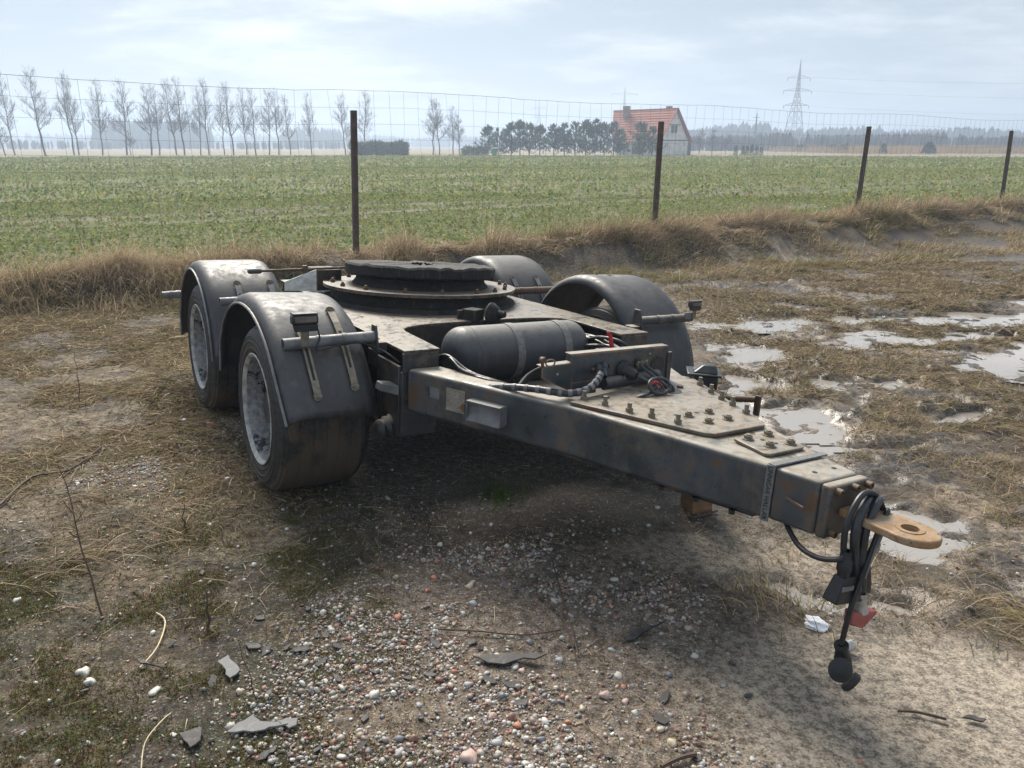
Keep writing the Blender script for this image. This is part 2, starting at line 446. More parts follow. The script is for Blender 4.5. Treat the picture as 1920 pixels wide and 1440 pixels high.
# puddles: centre x, y, half-length, half-width, rotation, water level
PUD = [
    (5.25, 8.25, 0.85, 0.30, 0.08, -0.120), (4.95, 6.75, 0.75, 0.26, 0.10, -0.115), (4.15, 6.35, 0.30, 0.20, 0.6, -0.112),
    (2.45, 7.95, 0.55, 0.20, 0.2, -0.112), (3.35, 8.95, 0.30, 0.16, 0.0, -0.115), (2.05, 6.75, 0.20, 0.40, 0.3, -0.108),
    (3.55, 7.35, 0.4, 0.13, 0.2, -0.115), (1.85, 4.95, 0.22, 0.42, 0.3, -0.105), (1.95, 3.42, 0.36, 0.17, -0.45, -0.098),
    (2.65, 5.85, 0.35, 0.13, 0.2, -0.110), (6.6, 9.3, 0.6, 0.22, 0.2, -0.125), (1.42, 4.55, 0.16, 0.36, 0.1, -0.100),
    (1.32, 2.72, 0.22, 0.07, 0.0, -0.080), (3.2, 5.1, 0.22, 0.09, 0.4, -0.108), (4.0, 8.5, 0.5, 0.10, 0.1, -0.118), (2.9, 7.0, 0.28, 0.08, 0.3, -0.112), (1.75, 5.9, 0.12, 0.30, 0.2, -0.106), (2.3, 4.6, 0.28, 0.09, 0.1, -0.103), (4.6, 7.5, 0.4, 0.09, 0.0, -0.117),
]
PUD = [(a_, b_, c_ * 1.2, d_ * 1.2, e_, f_ - 0.0009 * i_) for i_, (a_, b_, c_, d_, e_, f_) in enumerate(PUD)]
def pud_mask(x, y):
    best = np.zeros(np.shape(x)); lev = np.zeros(np.shape(x))
    wx = x + (fbm(x * 2.2, y * 2.2, 4, 51) - 0.5) * 0.75; wy = y + (fbm(x * 2.2, y * 2.2, 4, 77) - 0.5) * 0.75
    for (cx, cy, a, b, r, z) in PUD:
        dx, dy = wx - cx, wy - cy
        u = (dx * math.cos(r) + dy * math.sin(r)) / a; v = (-dx * math.sin(r) + dy * math.cos(r)) / b
        m = sstep(1.35, 0.7, np.sqrt(u * u + v * v))
        lev = np.where(m > best, z, lev); best = np.maximum(best, m)
    return best, lev
def masks(x, y):
    """surface zones of the yard, 0..1"""
    lat = (x - DX) * Cy + (y - DY) * Sy
    n1 = fbm(x * 0.8, y * 0.8, 4, 3); n2 = fbm(x * 2.5, y * 2.5, 4, 9)
    right = sstep(0.55, 1.7, x - 0.18 * (y - 3) + (n1 - 0.5) * 1.2)            # churned wet side
    gx, gy = (x + 0.06 - 0.10 * (y - 2.0)) / 0.74, (y - 1.90) / 0.95
    gravel = sstep(1.25, 0.75, np.sqrt(gx * gx + gy * gy) + (n1 - 0.5) * 0.9)
    gravel = np.maximum(gravel, sstep(1.2, 0.7, np.hypot((x + 1.95) / 0.65, (y - 4.1) / 0.9) + (n2 - 0.5) * 0.7) * 0.55)
    sand = sstep(1.2, 0.6, np.hypot((x - 1.40) / 0.78, (y - 1.98) / 0.52) + (n1 - 0.5) * 0.8)
    sand = np.maximum(sand, 0.8 * sstep(1.2, 0.6, np.hypot((x - 0.95) / 0.5, (y - 3.05) / 0.25) + (n2 - 0.5) * 0.8))
    moss = sstep(-0.35, -0.85, x + 0.25 * (y - 2) + (n1 - 0.5) * 0.9) * sstep(3.6, 2.6, y + (n2 - 0.5)) * sstep(0.25, 0.6, n2 + 0.12)
    grass = sstep(-0.8, -1.7, x + 0.32 * (y - 3) + (n1 - 0.5) * 0.7) * sstep(2.3, 3.1, y + 0.45 * (x + 1.2) * 0 + (n2 - 0.5) * 0.6 - 0.55 * np.clip(-1.2 - x, 0, 1.4))
    return right, np.clip(gravel * (1 - right * 0.7) * (1 - sand), 0, 1), sand, moss, np.clip(grass, 0, 1)
def ground_z(x, y, fine=True):
    x = np.asarray(x, float); y = np.asarray(y, float)
    s, t = fence_st(x, y)
    lat = (x - DX) * Cy + (y - DY) * Sy
    z = -0.063 * 1.7 * np.tanh(lat / 1.7)
    if fine:
        right, gravel, sand, moss, grass = masks(x, y)
        z = z + (fbm(x * 0.9, y * 0.9, 4, 1) - 0.5) * 0.07
        ch = right * (1 - sand) * sstep(2.2, 3.4, y + x * 0.2)
        z = z + ch * (np.abs(fbm(x * 2.0, y * 2.6, 5, 21) - 0.5) * -0.10 + 0.012 + (fbm(x * 9, y * 9, 5, 31, 0.68) - 0.5) * 0.050 + 0.055 * sstep(0.60, 0.74, fbm(x * 2.6, y * 3.4, 4, 33, 0.6)) * (fbm(x * 14, y * 14, 3, 35, 0.7)))
        z = z + (1 - sand * 0.85) * (fbm(x * 9, y * 9, 4, 41, 0.6) - 0.5) * 0.028 * (1 - 0.4 * gravel)
        # mound of soil and stones pushed up beside the left wheels
        z = z + 0.10 * np.exp(-(((x + 2.35) / 0.35) ** 2 + ((y - 5.2) / 0.55) ** 2)) + 0.035 * np.exp(-(((x + 1.85) / 0.3) ** 2 + ((y - 4.2) / 0.5) ** 2))
        pm, lev = pud_mask(x, y)
        z = z * (1 - pm) + pm * (lev - 0.012 + (fbm(x * 6, y * 9, 5, 61, 0.62) - 0.5) * 0.085)
    foot = np.interp(t, [-8, -3, 0, 4, 8, 16], [-0.75, -0.75, -0.9, -1.3, -1.6, -2.0])
    crest = np.interp(t, [-8, -3, 0, 4, 9, 16], [0.34, 0.34, 0.32, 0.34, 0.37, 0.36])
    w = sstep(0, 1, (s - foot) / (-0.15 - foot))
    zb = crest + (fbm(x * 1.5, y * 1.5, 3, 5) - 0.5) * (0.16 if fine else 0.0)
    z = z * (1 - w) + zb * w
    wf = sstep(0.15, 1.3, s)
    zf = FIELD_Z + (fbm(x * 0.22, y * 0.22, 3, 15) - 0.5) * 0.10 * sstep(90, 20, np.hypot(x, y)) + (0.03 * (fbm(x * 3, y * 3, 2, 16) - 0.5) if fine else 0)
    return z * (1 - wf) + zf * wf
def gz(x, y): return float(ground_z(np.array([x]), np.array([y]))[0])

# ------------------------------------------------------------------ ground sheet
def axis(lo, hi, step, far_lo, far_hi, grow=1.09):
    core = list(np.arange(lo, hi, step)); a = [core[-1]]; d = step
    while a[-1] < far_hi: d *= grow; a.append(a[-1] + d)
    b = [core[0]]; d = step
    while b[-1] > far_lo: d *= grow; b.append(b[-1] - d)
    return np.array(b[:0:-1] + core + a[1:])
gxs = axis(-3.4, 5.2, 0.026, -1100, 1100); gys = axis(0.9, 8.6, 0.026, -3, 1060, 1.055)
GX, GY = np.meshgrid(gxs, gys)
GZ = ground_z(GX, GY)
nx, ny = len(gxs), len(gys)
idx = np.arange(nx * ny).reshape(ny, nx)
quads = np.stack([idx[:-1, :-1], idx[:-1, 1:], idx[1:, 1:], idx[1:, :-1]], -1).reshape(-1, 4)
S, T = fence_st(GX, GY)
Vall = np.stack([GX, GY, GZ], -1).reshape(-1, 3)
# albedo of the soil itself (mud, dry clay, moss, litter), plus shade painted in under the drawbar
right, gravel, sand, moss, grass = masks(GX, GY)
pm, _ = pud_mask(GX, GY)
n1 = fbm(GX * 1.7, GY * 1.7, 5, 101); n2 = fbm(GX * 6, GY * 6, 4, 103)
def lerp(a, b, t): return a + (b - a) * t[..., None]
C3 = lambda *c: np.array(c)
colr = lerp(C3(0.058, 0.043, 0.031), C3(0.150, 0.113, 0.082), sstep(0.35, 0.65, n1))
colr = lerp(colr, C3(0.215, 0.168, 0.132), gravel * 0.8)
colr = lerp(colr, lerp(C3(0.042, 0.046, 0.015), C3(0.088, 0.064, 0.034), sstep(0.35, 0.65, n2)), np.clip(moss * 1.25, 0, 1) * 0.95 * sstep(0.28, 0.48, n1 * 0.5 + n2 * 0.5))
colr = lerp(colr, lerp(C3(0.13, 0.098, 0.058), C3(0.21, 0.165, 0.105), sstep(0.4, 0.6, n2)), grass * 0.8)
colr = lerp(colr, lerp(C3(0.060, 0.044, 0.031), C3(0.25, 0.195, 0.142), sstep(0.45, 0.60, n2 * 0.5 + n1 * 0.5)), right * 0.9)
colr = lerp(colr, C3(0.42, 0.355, 0.28), sand)
bank = sstep(-3.2, -1.2, S) * sstep(0.9, 0.2, S)
colr = lerp(colr, lerp(C3(0.045, 0.033, 0.022), C3(0.12, 0.088, 0.055), sstep(0.4, 0.6, n2)), sstep(-0.25, 0.35, bank))
wet = np.clip(right * sstep(0.36, 0.52, fbm(GX * 1.3, GY * 1.9, 4, 201)) * sstep(-0.4, -1.6, S) * 0.9 + pm, 0, 1) * (1 - sand * 0.6)
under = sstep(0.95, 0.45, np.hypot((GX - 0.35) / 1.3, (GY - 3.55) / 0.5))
strip = sstep(1.2, 0.6, np.hypot((GX - 1.75 - 0.12 * (GY - 4.6)) / 0.42, (GY - 4.7) / 0.95) + (n2 - 0.5) * 0.9)
wet = np.clip(wet + strip * 0.9, 0, 1)
colr = lerp(colr, C3(0.22, 0.175, 0.13), strip * 0.5)
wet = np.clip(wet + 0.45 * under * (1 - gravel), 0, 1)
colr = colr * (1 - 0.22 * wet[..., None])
damp_shade = sstep(1.15, 0.55, np.hypot((GX + 0.05 - 0.2 * (GY - 3.7)) / 1.25, (GY - 3.75) / 0.75) + (n1 - 0.5) * 0.5)
colr = lerp(colr, C3(0.055, 0.044, 0.031), damp_shade * 0.88 * (1 - pm))  # damp soil, darkened further to paint in the shade beneath the drawbar
fieldm = sstep(0.25, 0.9, S + (n1 - 0.5) * 0.6)
far = sstep(15, 110, np.hypot(GX, GY))
ng = fbm(GX * 0.05, GY * 0.16, 4, 301)
fcol = lerp(C3(0.095, 0.085, 0.048), lerp(C3(0.175, 0.20, 0.07), C3(0.23, 0.215, 0.095), sstep(0.4, 0.65, ng)), 0.25 + 0.75 * far)
# beyond the crop: pale winter meadow
medge = GY + 0.05 * GX
fcol = lerp(fcol, lerp(C3(0.235, 0.18, 0.105), C3(0.19, 0.16, 0.09), sstep(0.4, 0.6, ng)), sstep(116, 124, medge))
colr = lerp(colr, C3(0.045, 0.034, 0.025), (1 - fieldm) * (1 - gravel) * (1 - sand) * sstep(0.57, 0.66, fbm(GX * 2.3, GY * 2.9, 5, 777, 0.6)) * 0.75)
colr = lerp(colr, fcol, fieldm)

def make_ground_mat():
    t = NT('ground_soil'); v = t.coord()
    c = t.attr('tint'); wetm = t.attr('wet', 'Fac')
    a = t.noise(28, 6, 0.68, v); b = t.noise(120, 5, 0.65, v); d = t.noise(420, 3, 0.6, v)
    f = t.math('ADD', t.math('MULTIPLY', a, 0.55), t.math('MULTIPLY', b, 0.45))
    k = t.ramp(f, 0.38, 0.62, 0.32, 1.65)
    c2 = t.mix(1.0, c, k, 'MULTIPLY')
    grit = t.vor(95, 'Color', vec=v); gd = t.vor(95, 'Distance', vec=v)
    gm = t.math('MULTIPLY', t.ramp(gd, 0.42, 0.30), t.ramp(a, 0.40, 0.62))
    gm = t.math('MULTIPLY', gm, t.attr('grit', 'Fac'))
    hs = t.node('ShaderNodeHueSaturation'); hs.inputs['Saturation'].default_value = 0.22; hs.inputs['Value'].default_value = 0.55
    t.l.new(grit, hs.inputs['Color'])
    c3 = t.mix(gm, c2, hs.outputs[0])
    h = t.math('ADD', t.math('ADD', t.math('MULTIPLY', a, 1.0), t.math('MULTIPLY', b, 0.45)), t.math('MULTIPLY', gm, 0.35))
    h = t.math('ADD', h, t.math('MULTIPLY', d, 0.12))
    r = t.math('SUBTRACT', 0.92, t.math('MULTIPLY', wetm, t.ramp(a, 0.38, 0.62, 0.84, 0.50)))
    st = t.ramp(wetm, 0.0, 1.0, 0.85, 0.30)
    bp = t.node('ShaderNodeBump'); bp.inputs['Distance'].default_value = 0.018
    t.l.new(st, bp.inputs['Strength']); t.l.new(h, bp.inputs['Height'])
    M['ground_soil'] = t.pbr(c3, r, 0, bp.outputs[0], 0.5)
make_ground_mat()
def add_attr(me, name, data):
    a = me.attributes.new(name, 'FLOAT', 'POINT'); a.data.foreach_set('value', np.asarray(data, np.float32))
def sheet(name, sel, kind):
    q = quads[sel]; used = np.unique(q); mp = np.zeros(nx * ny, np.int64); mp[used] = np.arange(len(used))
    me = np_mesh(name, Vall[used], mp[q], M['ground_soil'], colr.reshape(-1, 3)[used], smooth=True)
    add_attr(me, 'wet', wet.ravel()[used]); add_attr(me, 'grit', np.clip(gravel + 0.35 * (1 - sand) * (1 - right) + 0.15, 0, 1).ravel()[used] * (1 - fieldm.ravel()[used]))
    o = link(name, me); o['kind'] = kind; return o
qs = S.ravel()[quads].mean(1)
qr = medge.ravel()[quads].mean(1)
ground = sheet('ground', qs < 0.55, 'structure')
field = sheet('crop_field', (qs >= 0.55) & (qr < 120), 'structure')
meadow = sheet('meadow', (qs >= 0.55) & (qr >= 120), 'structure')
tag(ground, 'muddy gravel yard with flattened straw around the dolly'); tag(field, 'wide green field of low winter crop beyond the wire fence'); tag(meadow, 'pale dry meadow beyond the green field')

for pi_, (cx, cy, a, b, r, z) in enumerate(PUD):
    R_ = max(a, b) * 2.0; stp = 0.03; gx_ = np.arange(-R_, R_, stp); X_, Y_ = np.meshgrid(cx + gx_, cy + gx_)
    zg = ground_z(X_, Y_); pm_, lv_ = pud_mask(X_, Y_); okv = (zg < z) & (pm_ > 0.02) & (np.abs(lv_ - z) < 1e-6)
    okc = okv[:-1, :-1] | okv[1:, :-1] | okv[:-1, 1:] | okv[1:, 1:]
    if not okc.any(): continue
    id_ = np.arange(X_.size).reshape(X_.shape); q = np.stack([id_[:-1, :-1], id_[:-1, 1:], id_[1:, 1:], id_[1:, :-1]], -1)[okc]
    us = np.unique(q); mp_ = np.zeros(X_.size, int); mp_[us] = np.arange(len(us))
    p = link('puddle', np_mesh('puddle', np.stack([X_.ravel()[us] - cx, Y_.ravel()[us] - cy, np.zeros(len(us))], 1), mp_[q], M['puddle_water'], smooth=True))
    p.location = (cx, cy, z); p['kind'] = 'structure'

# ------------------------------------------------------------------ blades of grass and straw (one mesh per stand)
def blades(name, P, D, L, W, droop, C, seg=3, mat='blade', parent=None):
    """P base points (n,3); D start directions (n,3); L, W, droop (n,); C (n,3)"""
    n = len(P); D = D / np.linalg.norm(D, axis=1, keepdims=True)
    side = np.cross(D, np.array([0, 0, 1.0]) + rng.normal(0, 0.5, (n, 3))); side /= np.linalg.norm(side, axis=1, keepdims=True) + 1e-9
    V = np.zeros((n, 2 * (seg + 1), 3)); p = P.copy(); d = D.copy()
    for i in range(seg + 1):
        w = W * (1 - 0.85 * i / seg) * 0.5
        V[:, 2 * i] = p - side * w[:, None]; V[:, 2 * i + 1] = p + side * w[:, None]
        p = p + d * (L / seg)[:, None]
        d = d + np.stack([np.zeros(n), np.zeros(n), -droop], 1); d /= np.linalg.norm(d, axis=1, keepdims=True)
    f = np.array([[2 * i, 2 * i + 1, 2 * i + 3, 2 * i + 2] for i in range(seg)])
    F = (np.arange(n)[:, None, None] * 2 * (seg + 1) + f[None]).reshape(-1, 4)
    me = np_mesh(name, V.reshape(-1, 3), F, M[mat], np.repeat(C, 2 * (seg + 1), 0))
    o = link(name, me, parent); o['kind'] = 'stuff'; return o
STRAW = np.array([[0.53, 0.42, 0.29], [0.46, 0.355, 0.245], [0.39, 0.285, 0.19], [0.59, 0.49, 0.355], [0.29, 0.205, 0.135], [0.41, 0.35, 0.215]])
OLIVE = np.array([[0.22, 0.20, 0.09], [0.17, 0.17, 0.07], [0.29, 0.235, 0.12]])
def pick(pal, n, jit=0.15):
    return pal[rng.integers(0, len(pal), n)] * (1 + rng.normal(0, jit, (n, 1))).clip(0.5, 1.5)
def scatter(n, x0, x1, y0, y1, dens):
    x = rng.uniform(x0, x1, n); y = rng.uniform(y0, y1, n); k = np.abs(x) < 0.78 * y + 0.7; x, y = x[k], y[k]
    k = rng.random(len(x)) < dens(x, y); return x[k], y[k]
def hdir(a, el):
    return np.stack([np.cos(a) * np.cos(el), np.sin(a) * np.cos(el), np.sin(el)], 1)

# dead long grass on the bank: combed over towards the yard
def st_xy(s, t): return FENCE0[0] + s * FNOR[0] + t * FDIR[0], FENCE0[1] + s * FNOR[1] + t * FDIR[1]
n = 160000
t = -8 + 25 * rng.random(n) ** 0.72; foot = np.interp(t, [-8, -3, 0, 4, 8, 16], [-0.75, -0.75, -1.0, -1.65, -2.4, -3.2])
s = np.where(rng.random(n) < 0.5, rng.normal(-0.10, 0.32, n), rng.uniform(0, 1, n) ** 0.9 * (foot - 0.5))
clump = fbm(s * 2.4 + 50, t * 1.6, 3, 402)
k = (clump > 0.26) & ~((s < foot * 0.30) & (s > foot * 0.95) & (fbm(t * 1.1, s * 1.6, 3, 431) > 0.60) & (t > 1.5)) & (rng.random(n) < np.interp(t, [-9, 4, 18], [1, 0.95, 0.8])); s, t, clump, foot = s[k], t[k], clump[k], foot[k]
x, y = st_xy(s, t); n = len(x)
yaw_c = (fbm(s * 0.8, t * 0.9, 3, 404) - 0.5) * 3.2
base_a = math.atan2(-FNOR[1], -FNOR[0])
ang = base_a + yaw_c + rng.normal(0, 0.9, n)
el = rng.normal(0.5, 0.38, n) * np.clip(clump * 2.0, 0.5, 1.25)
L = (rng.uniform(0.09, 0.36, n) * np.clip((clump - 0.2) * 2.9, 0.5, 1.35)) * np.where(s > -0.6, 1.0, 0.62)
tone = fbm(s * 1.3 + 9, t * 0.8, 3, 405)
C = pick(np.vstack([STRAW, STRAW[:3] * 0.55]), n, 0.22); ol = (rng.random(n) < sstep(0.5, 0.66, tone) * 0.5 + np.where(s < foot * 0.35, 0.30, 0.05)); C[ol] = pick(OLIVE, ol.sum())
blades('bank_grass', np.stack([x, y, ground_z(x, y) - 0.01], 1), hdir(ang, el), L, rng.uniform(0.0005, 0.00105, n) * np.clip(y, 8, 20), rng.uniform(0.25, 0.75, n), C, 2)
tag(bpy.data.objects['bank_grass'], 'matted dry straw coloured grass along the bank under the fence', 'grass')

# flattened straw over the yard
def yard_grass(name, n, x0, x1, y0, y1, dens, lmin, lmax, wmul, pal, label, olive=0.15, el_m=0.18, el_s=0.2, comb=None):
    x, y = scatter(n, x0, x1, y0, y1, dens); n = len(x)
    a = fbm(x * 0.7, y * 0.7, 2, 500) * 9 + rng.normal(0, 1.3, n)
    el = np.abs(rng.normal(el_m, el_s, n)); L = rng.uniform(lmin, lmax, n)
    C = pick(pal, n); ol = rng.random(n) < olive; C[ol] = pick(OLIVE, ol.sum())
    o = blades(name, np.stack([x, y, ground_z(x, y) + 0.002], 1), hdir(a, el), L, np.clip(0.00115 * y, 0.0025, 0.011) * rng.uniform(0.6, 1.3, n) * wmul, rng.uniform(0.15, 0.45, n), C, 2)
    return tag(o, label, 'grass')
def d_left(x, y):
    r, g, sa, mo, gr = masks(x, y); s, t_ = fence_st(x, y)
    c = fbm(x * 2.0, y * 2.0, 4, 511)
    return gr * (0.06 + 0.80 * sstep(0.40, 0.60, c)) * (s < -0.5)
yard_grass('straw_grass', 330000, -7.0, -0.6, 2.0, 9.0, d_left, 0.03, 0.15, 1.15, np.vstack([STRAW, STRAW * 0.55, STRAW * 0.4]), 'flattened pale straw grass left of the dolly', 0.22, 0.12, 0.16)
def d_right(x, y):
    r, g, sa, mo, gr = masks(x, y); s, t_ = fence_st(x, y); p, l = pud_mask(x, y); p = np.maximum(p, 0.5 * (np.hypot((x - 1.75 - 0.12 * (y - 4.6)) / 0.42, (y - 4.7) / 0.95) < 0.8) * (rng.random(len(x)) < 0.8))
    c = fbm(x * 1.4, y * 2.0, 4, 521)
    return r * (1 - sa * 0.97) * (0.10 + 0.90 * sstep(0.38, 0.54, c)) * (p < 0.35) * sstep(-0.9, -1.3, s) * (0.25 + 0.75 * sstep(1.9, 3.2, y + 0.3 * (x - 1)))
yard_grass('trampled_grass', 420000, 0.5, 9.5, 1.6, 12.5, d_right, 0.03, 0.13, 0.95, np.vstack([STRAW * 0.85, STRAW * 0.6, STRAW * 0.38]), 'trampled olive brown grass in the wet mud right of the dolly', 0.16, 0.22, 0.25)
# tall dry tussocks at the left edge and the far right
def tussock(name, cx, cy, n, rad, lmin, lmax, ang, label, pal=STRAW, el0=0.9):
    r = np.abs(rng.normal(0, rad, n)); a = rng.uniform(0, 2 * np.pi, n)
    x, y = cx + r * np.cos(a), cy + r * np.sin(a)
    C = pick(pal, n)
    o = blades(name, np.stack([x, y, ground_z(x, y) - 0.01], 1), hdir(ang + rng.normal(0, 0.55, n), rng.normal(el0, 0.25, n)), rng.uniform(lmin, lmax, n), rng.uniform(0.003, 0.007, n), rng.uniform(0.25, 0.6, n), C, 4)
    return tag(o, label, 'grass')
tussock('tussock', -1.82, 2.75, 420, 0.22, 0.12, 0.34, R(20), 'pale dry grass tussock at the left edge of the gravel', pal=np.vstack([STRAW * 0.8, STRAW * 0.5]), el0=0.3)
tussock('tussock', -2.05, 3.35, 420, 0.25, 0.10, 0.28, R(0), 'dry grass tussock lying over at the far left edge', pal=np.vstack([STRAW * 0.8, STRAW * 0.5]), el0=0.3)
tussock('tussock', 10.2, 12.6, 2600, 0.75, 0.25, 0.6, R(200), 'large heap of long yellow grass at the far right', el0=0.8)
tussock('tussock', 12.2, 13.6, 2200, 0.8, 0.25, 0.6, R(210), 'long yellow grass heap behind the far right one', el0=0.8)
tussock('tussock', -6.2, 8.4, 2200, 0.45, 0.3, 0.6, R(-60), 'tall drooping dry tussock on the bank at the far left', el0=0.8)
tussock('tussock', -4.4, 8.75, 2600, 0.42, 0.3, 0.62, R(-55), 'broad drooping dry tussock on the bank behind the rear left fender', el0=0.8)
tussock('tussock', 2.05, 2.55, 420, 0.13, 0.08, 0.24, R(150), 'small yellow green grass tuft in the mud below the towing eye', pal=np.vstack([STRAW, OLIVE]), el0=0.5)
tussock('tussock', 1.12, 2.75, 420, 0.20, 0.06, 0.2, R(100), 'thin olive grass tuft beside the hanging plugs', pal=np.vstack([STRAW, OLIVE]), el0=0.5)
tussock('tussock', -0.08, 3.55, 160, 0.12, 0.06, 0.16, R(60), 'small green grass tuft in the shade under the drawbar', pal=np.array([[0.06, 0.12, 0.03], [0.09, 0.13, 0.04]]), el0=0.9)

def d_moss(x, y):
    r, g, sa, mo, gr = masks(x, y); return mo * sstep(0.40, 0.62, fbm(x * 5, y * 5, 3, 551)) + 0.05 * (1 - sa) * (y < 3.4)
x, y = scatter(420000, -2.4, 1.6, 1.2, 3.6, d_moss); n = len(x)
C = pick(np.array([[0.10, 0.135, 0.03], [0.075, 0.095, 0.025], [0.12, 0.14, 0.035], [0.16, 0.12, 0.06], [0.14, 0.06, 0.04], [0.20, 0.165, 0.095]]), n)
tag(blades('moss', np.stack([x, y, ground_z(x, y) - 0.001], 1), hdir(rng.uniform(0, 6.28, n), rng.normal(0.6, 0.4, n)), rng.uniform(0.006, 0.022, n), rng.uniform(0.002, 0.005, n), rng.uniform(0.0, 0.5, n), C, 1), 'short brown green moss and litter on the gravel', 'moss')
x, y = scatter(16000, -2.6, 3.2, 1.2, 5.0, lambda x, y: (1 - 0.9 * masks(x, y)[2]) * 0.10 + (1 - masks(x, y)[2]) * 0.5 * sstep(0.5, 0.65, fbm(x * 2, y * 2, 3, 561))); n = len(x)
tag(blades('straw_bits', np.stack([x, y, ground_z(x, y) + 0.004], 1), hdir(rng.uniform(0, 6.28, n), rng.normal(0.0, 0.12, n)), rng.uniform(0.02, 0.10, n), rng.uniform(0.0015, 0.0035, n), rng.uniform(0.0, 0.2, n), pick(np.vstack([STRAW, np.array([[0.09, 0.065, 0.05], [0.06, 0.045, 0.04]])]), n), 2), 'scattered bits of straw and bark on the bare ground', 'straw')

# ------------------------------------------------------------------ crop leaves on the field
def crop(name, n, d0, d1, size, label, gap):
    d = np.sqrt(rng.uniform(d0 ** 2, d1 ** 2, n)); a = rng.uniform(R(-44), R(44), n)
    x, y = d * np.sin(a), d * np.cos(a)
    s, t = fence_st(x, y)
    c = fbm(x * 0.9, y * 0.9, 3, 601); c2 = fbm(x * 0.12, y * 0.3, 3, 602)
    k = (s > 0.75 + 0.5 * (c - 0.5)) & (rng.random(n) < sstep(gap, gap + 0.2, c * 0.7 + c2 * 0.3) + 0.15) & (y + 0.05 * x < 118) & (np.abs((s + 0.4 * np.sin(t * 0.05)) % 19.0 - 8.0) > 0.35) & (np.abs((s + 0.4 * np.sin(t * 0.05)) % 19.0 - 9.9) > 0.35)
    x, y, c2, d = x[k], y[k], c2[k], d[k]; n = len(x)
    L = size * rng.uniform(0.6, 1.35, n); W = L * rng.uniform(0.45, 0.75, n)
    ang = rng.uniform(0, 2 * np.pi, n); el = rng.normal(0.45, 0.3, n)
    D = hdir(ang, el); side = np.stack([-np.sin(ang), np.cos(ang), np.zeros(n)], 1)
    P = np.stack([x, y, ground_z(x, y) + rng.uniform(0, 0.05, n) * (size / 0.07) ** 0.5], 1)
    V = np.stack([P, P + D * (L * .5)[:, None] - side * (W * .5)[:, None] + np.array([0, 0, .25]) * L[:, None] * .3, P + D * L[:, None], P + D * (L * .5)[:, None] + side * (W * .5)[:, None] + np.array([0, 0, .25]) * L[:, None] * .3], 1)
    pal = np.array([[0.20, 0.275, 0.075], [0.255, 0.32, 0.095], [0.205, 0.285, 0.11], [0.31, 0.33, 0.10], [0.155, 0.21, 0.07]])
    C = pick(pal, n, 0.2) * np.array([1.0, 0.93, 1.12]); ye = rng.random(n) < 0.05; C[ye] = pick(np.array([[0.36, 0.27, 0.05], [0.30, 0.17, 0.07]]), ye.sum())
    C = C * (1 - 0.25 * sstep(30, 110, d)[:, None]) + np.array([0.20, 0.17, 0.07]) * 0.25 * sstep(30, 110, d)[:, None]
    F = np.arange(n * 4).reshape(n, 4)
    o = link(name, np_mesh(name, V.reshape(-1, 3), F, M['blade'], np.repeat(C, 4, 0))); return tag(o, label, 'crop', kind='stuff')
crop('crop_plants', 130000, 8.5, 26, 0.072, 'low green rape seedlings nearest the fence', 0.24)
crop('crop_plants', 110000, 24, 62, 0.13, 'low green rape seedlings in the middle of the field', 0.24)
crop('crop_plants', 90000, 58, 122, 0.24, 'low green rape seedlings at the far edge of the field', 0.28)

# ------------------------------------------------------------------ gravel
def ico(sub):
    bm = bmesh.new(); bmesh.ops.create_icosphere(bm, subdivisions=sub, radius=1)
    V = np.array([v.co[:] for v in bm.verts]); F = np.array([[v.index for v in f.verts] for f in bm.faces]); bm.free(); return V, F
PEB = np.array([[0.55, 0.52, 0.47], [0.42, 0.40, 0.38], [0.30, 0.29, 0.28], [0.36, 0.27, 0.24], [0.38, 0.20, 0.15], [0.44, 0.36, 0.26], [0.22, 0.22, 0.24], [0.48, 0.42, 0.35], [0.30, 0.16, 0.12], [0.62, 0.60, 0.56]])
def rotz_tilt(n):
    q = rng.normal(0, 1, (n, 4)); q[:, 1:3] *= 0.35; q /= np.linalg.norm(q, axis=1, keepdims=True)
    w, x, y, z = q.T
    return np.stack([np.stack([1 - 2 * (y * y + z * z), 2 * (x * y - z * w), 2 * (x * z + y * w)], 1), np.stack([2 * (x * y + z * w), 1 - 2 * (x * x + z * z), 2 * (y * z - x * w)], 1), np.stack([2 * (x * z - y * w), 2 * (y * z + x * w), 1 - 2 * (x * x + y * y)], 1)], 1)
def gravel_stuff(name, n, sub, r0, r1, dens, box, label, pw=2.0):
    x, y = scatter(n, *box, dens); n = len(x)
    r = r0 + (r1 - r0) * rng.random(n) ** pw
    Vb, Fb = ico(sub)
    shp = rng.uniform(0.65, 1.25, (n, 3)) * np.array([1.15, 1.0, 0.6])
    V = Vb[None] * shp[:, None] * (1 + rng.normal(0, 0.10, (n, len(Vb), 1))) * r[:, None, None]
    V = np.einsum('nij,nkj->nki', rotz_tilt(n), V)
    V += np.stack([x, y, ground_z(x, y) + r * 0.25], 1)[:, None]
    F = (Fb[None] + np.arange(n)[:, None, None] * len(Vb)).reshape(-1, 3)
    C = pick(PEB, n, 0.15) * 0.78
    o = link(name, np_mesh(name, V.reshape(-1, 3), F, M['pebble'], np.repeat(C, len(Vb), 0), smooth=True)); return tag(o, label, 'gravel', kind='stuff')
def d_gr(x, y):
    r, g, sa, mo, gr = masks(x, y); c = fbm(x * 3, y * 3, 3, 701)
    return g * (0.05 + 0.95 * sstep(0.44, 0.60, c)) + 0.04 * (1 - sa) * (y < 3.6) * (1 - r * 0.6)
gravel_stuff('gravel', 120000, 1, 0.003, 0.0085, d_gr, (-2.4, 2.6, 1.0, 5.4), 'fine mixed gravel spread over the yard in front of the dolly', 1.5)
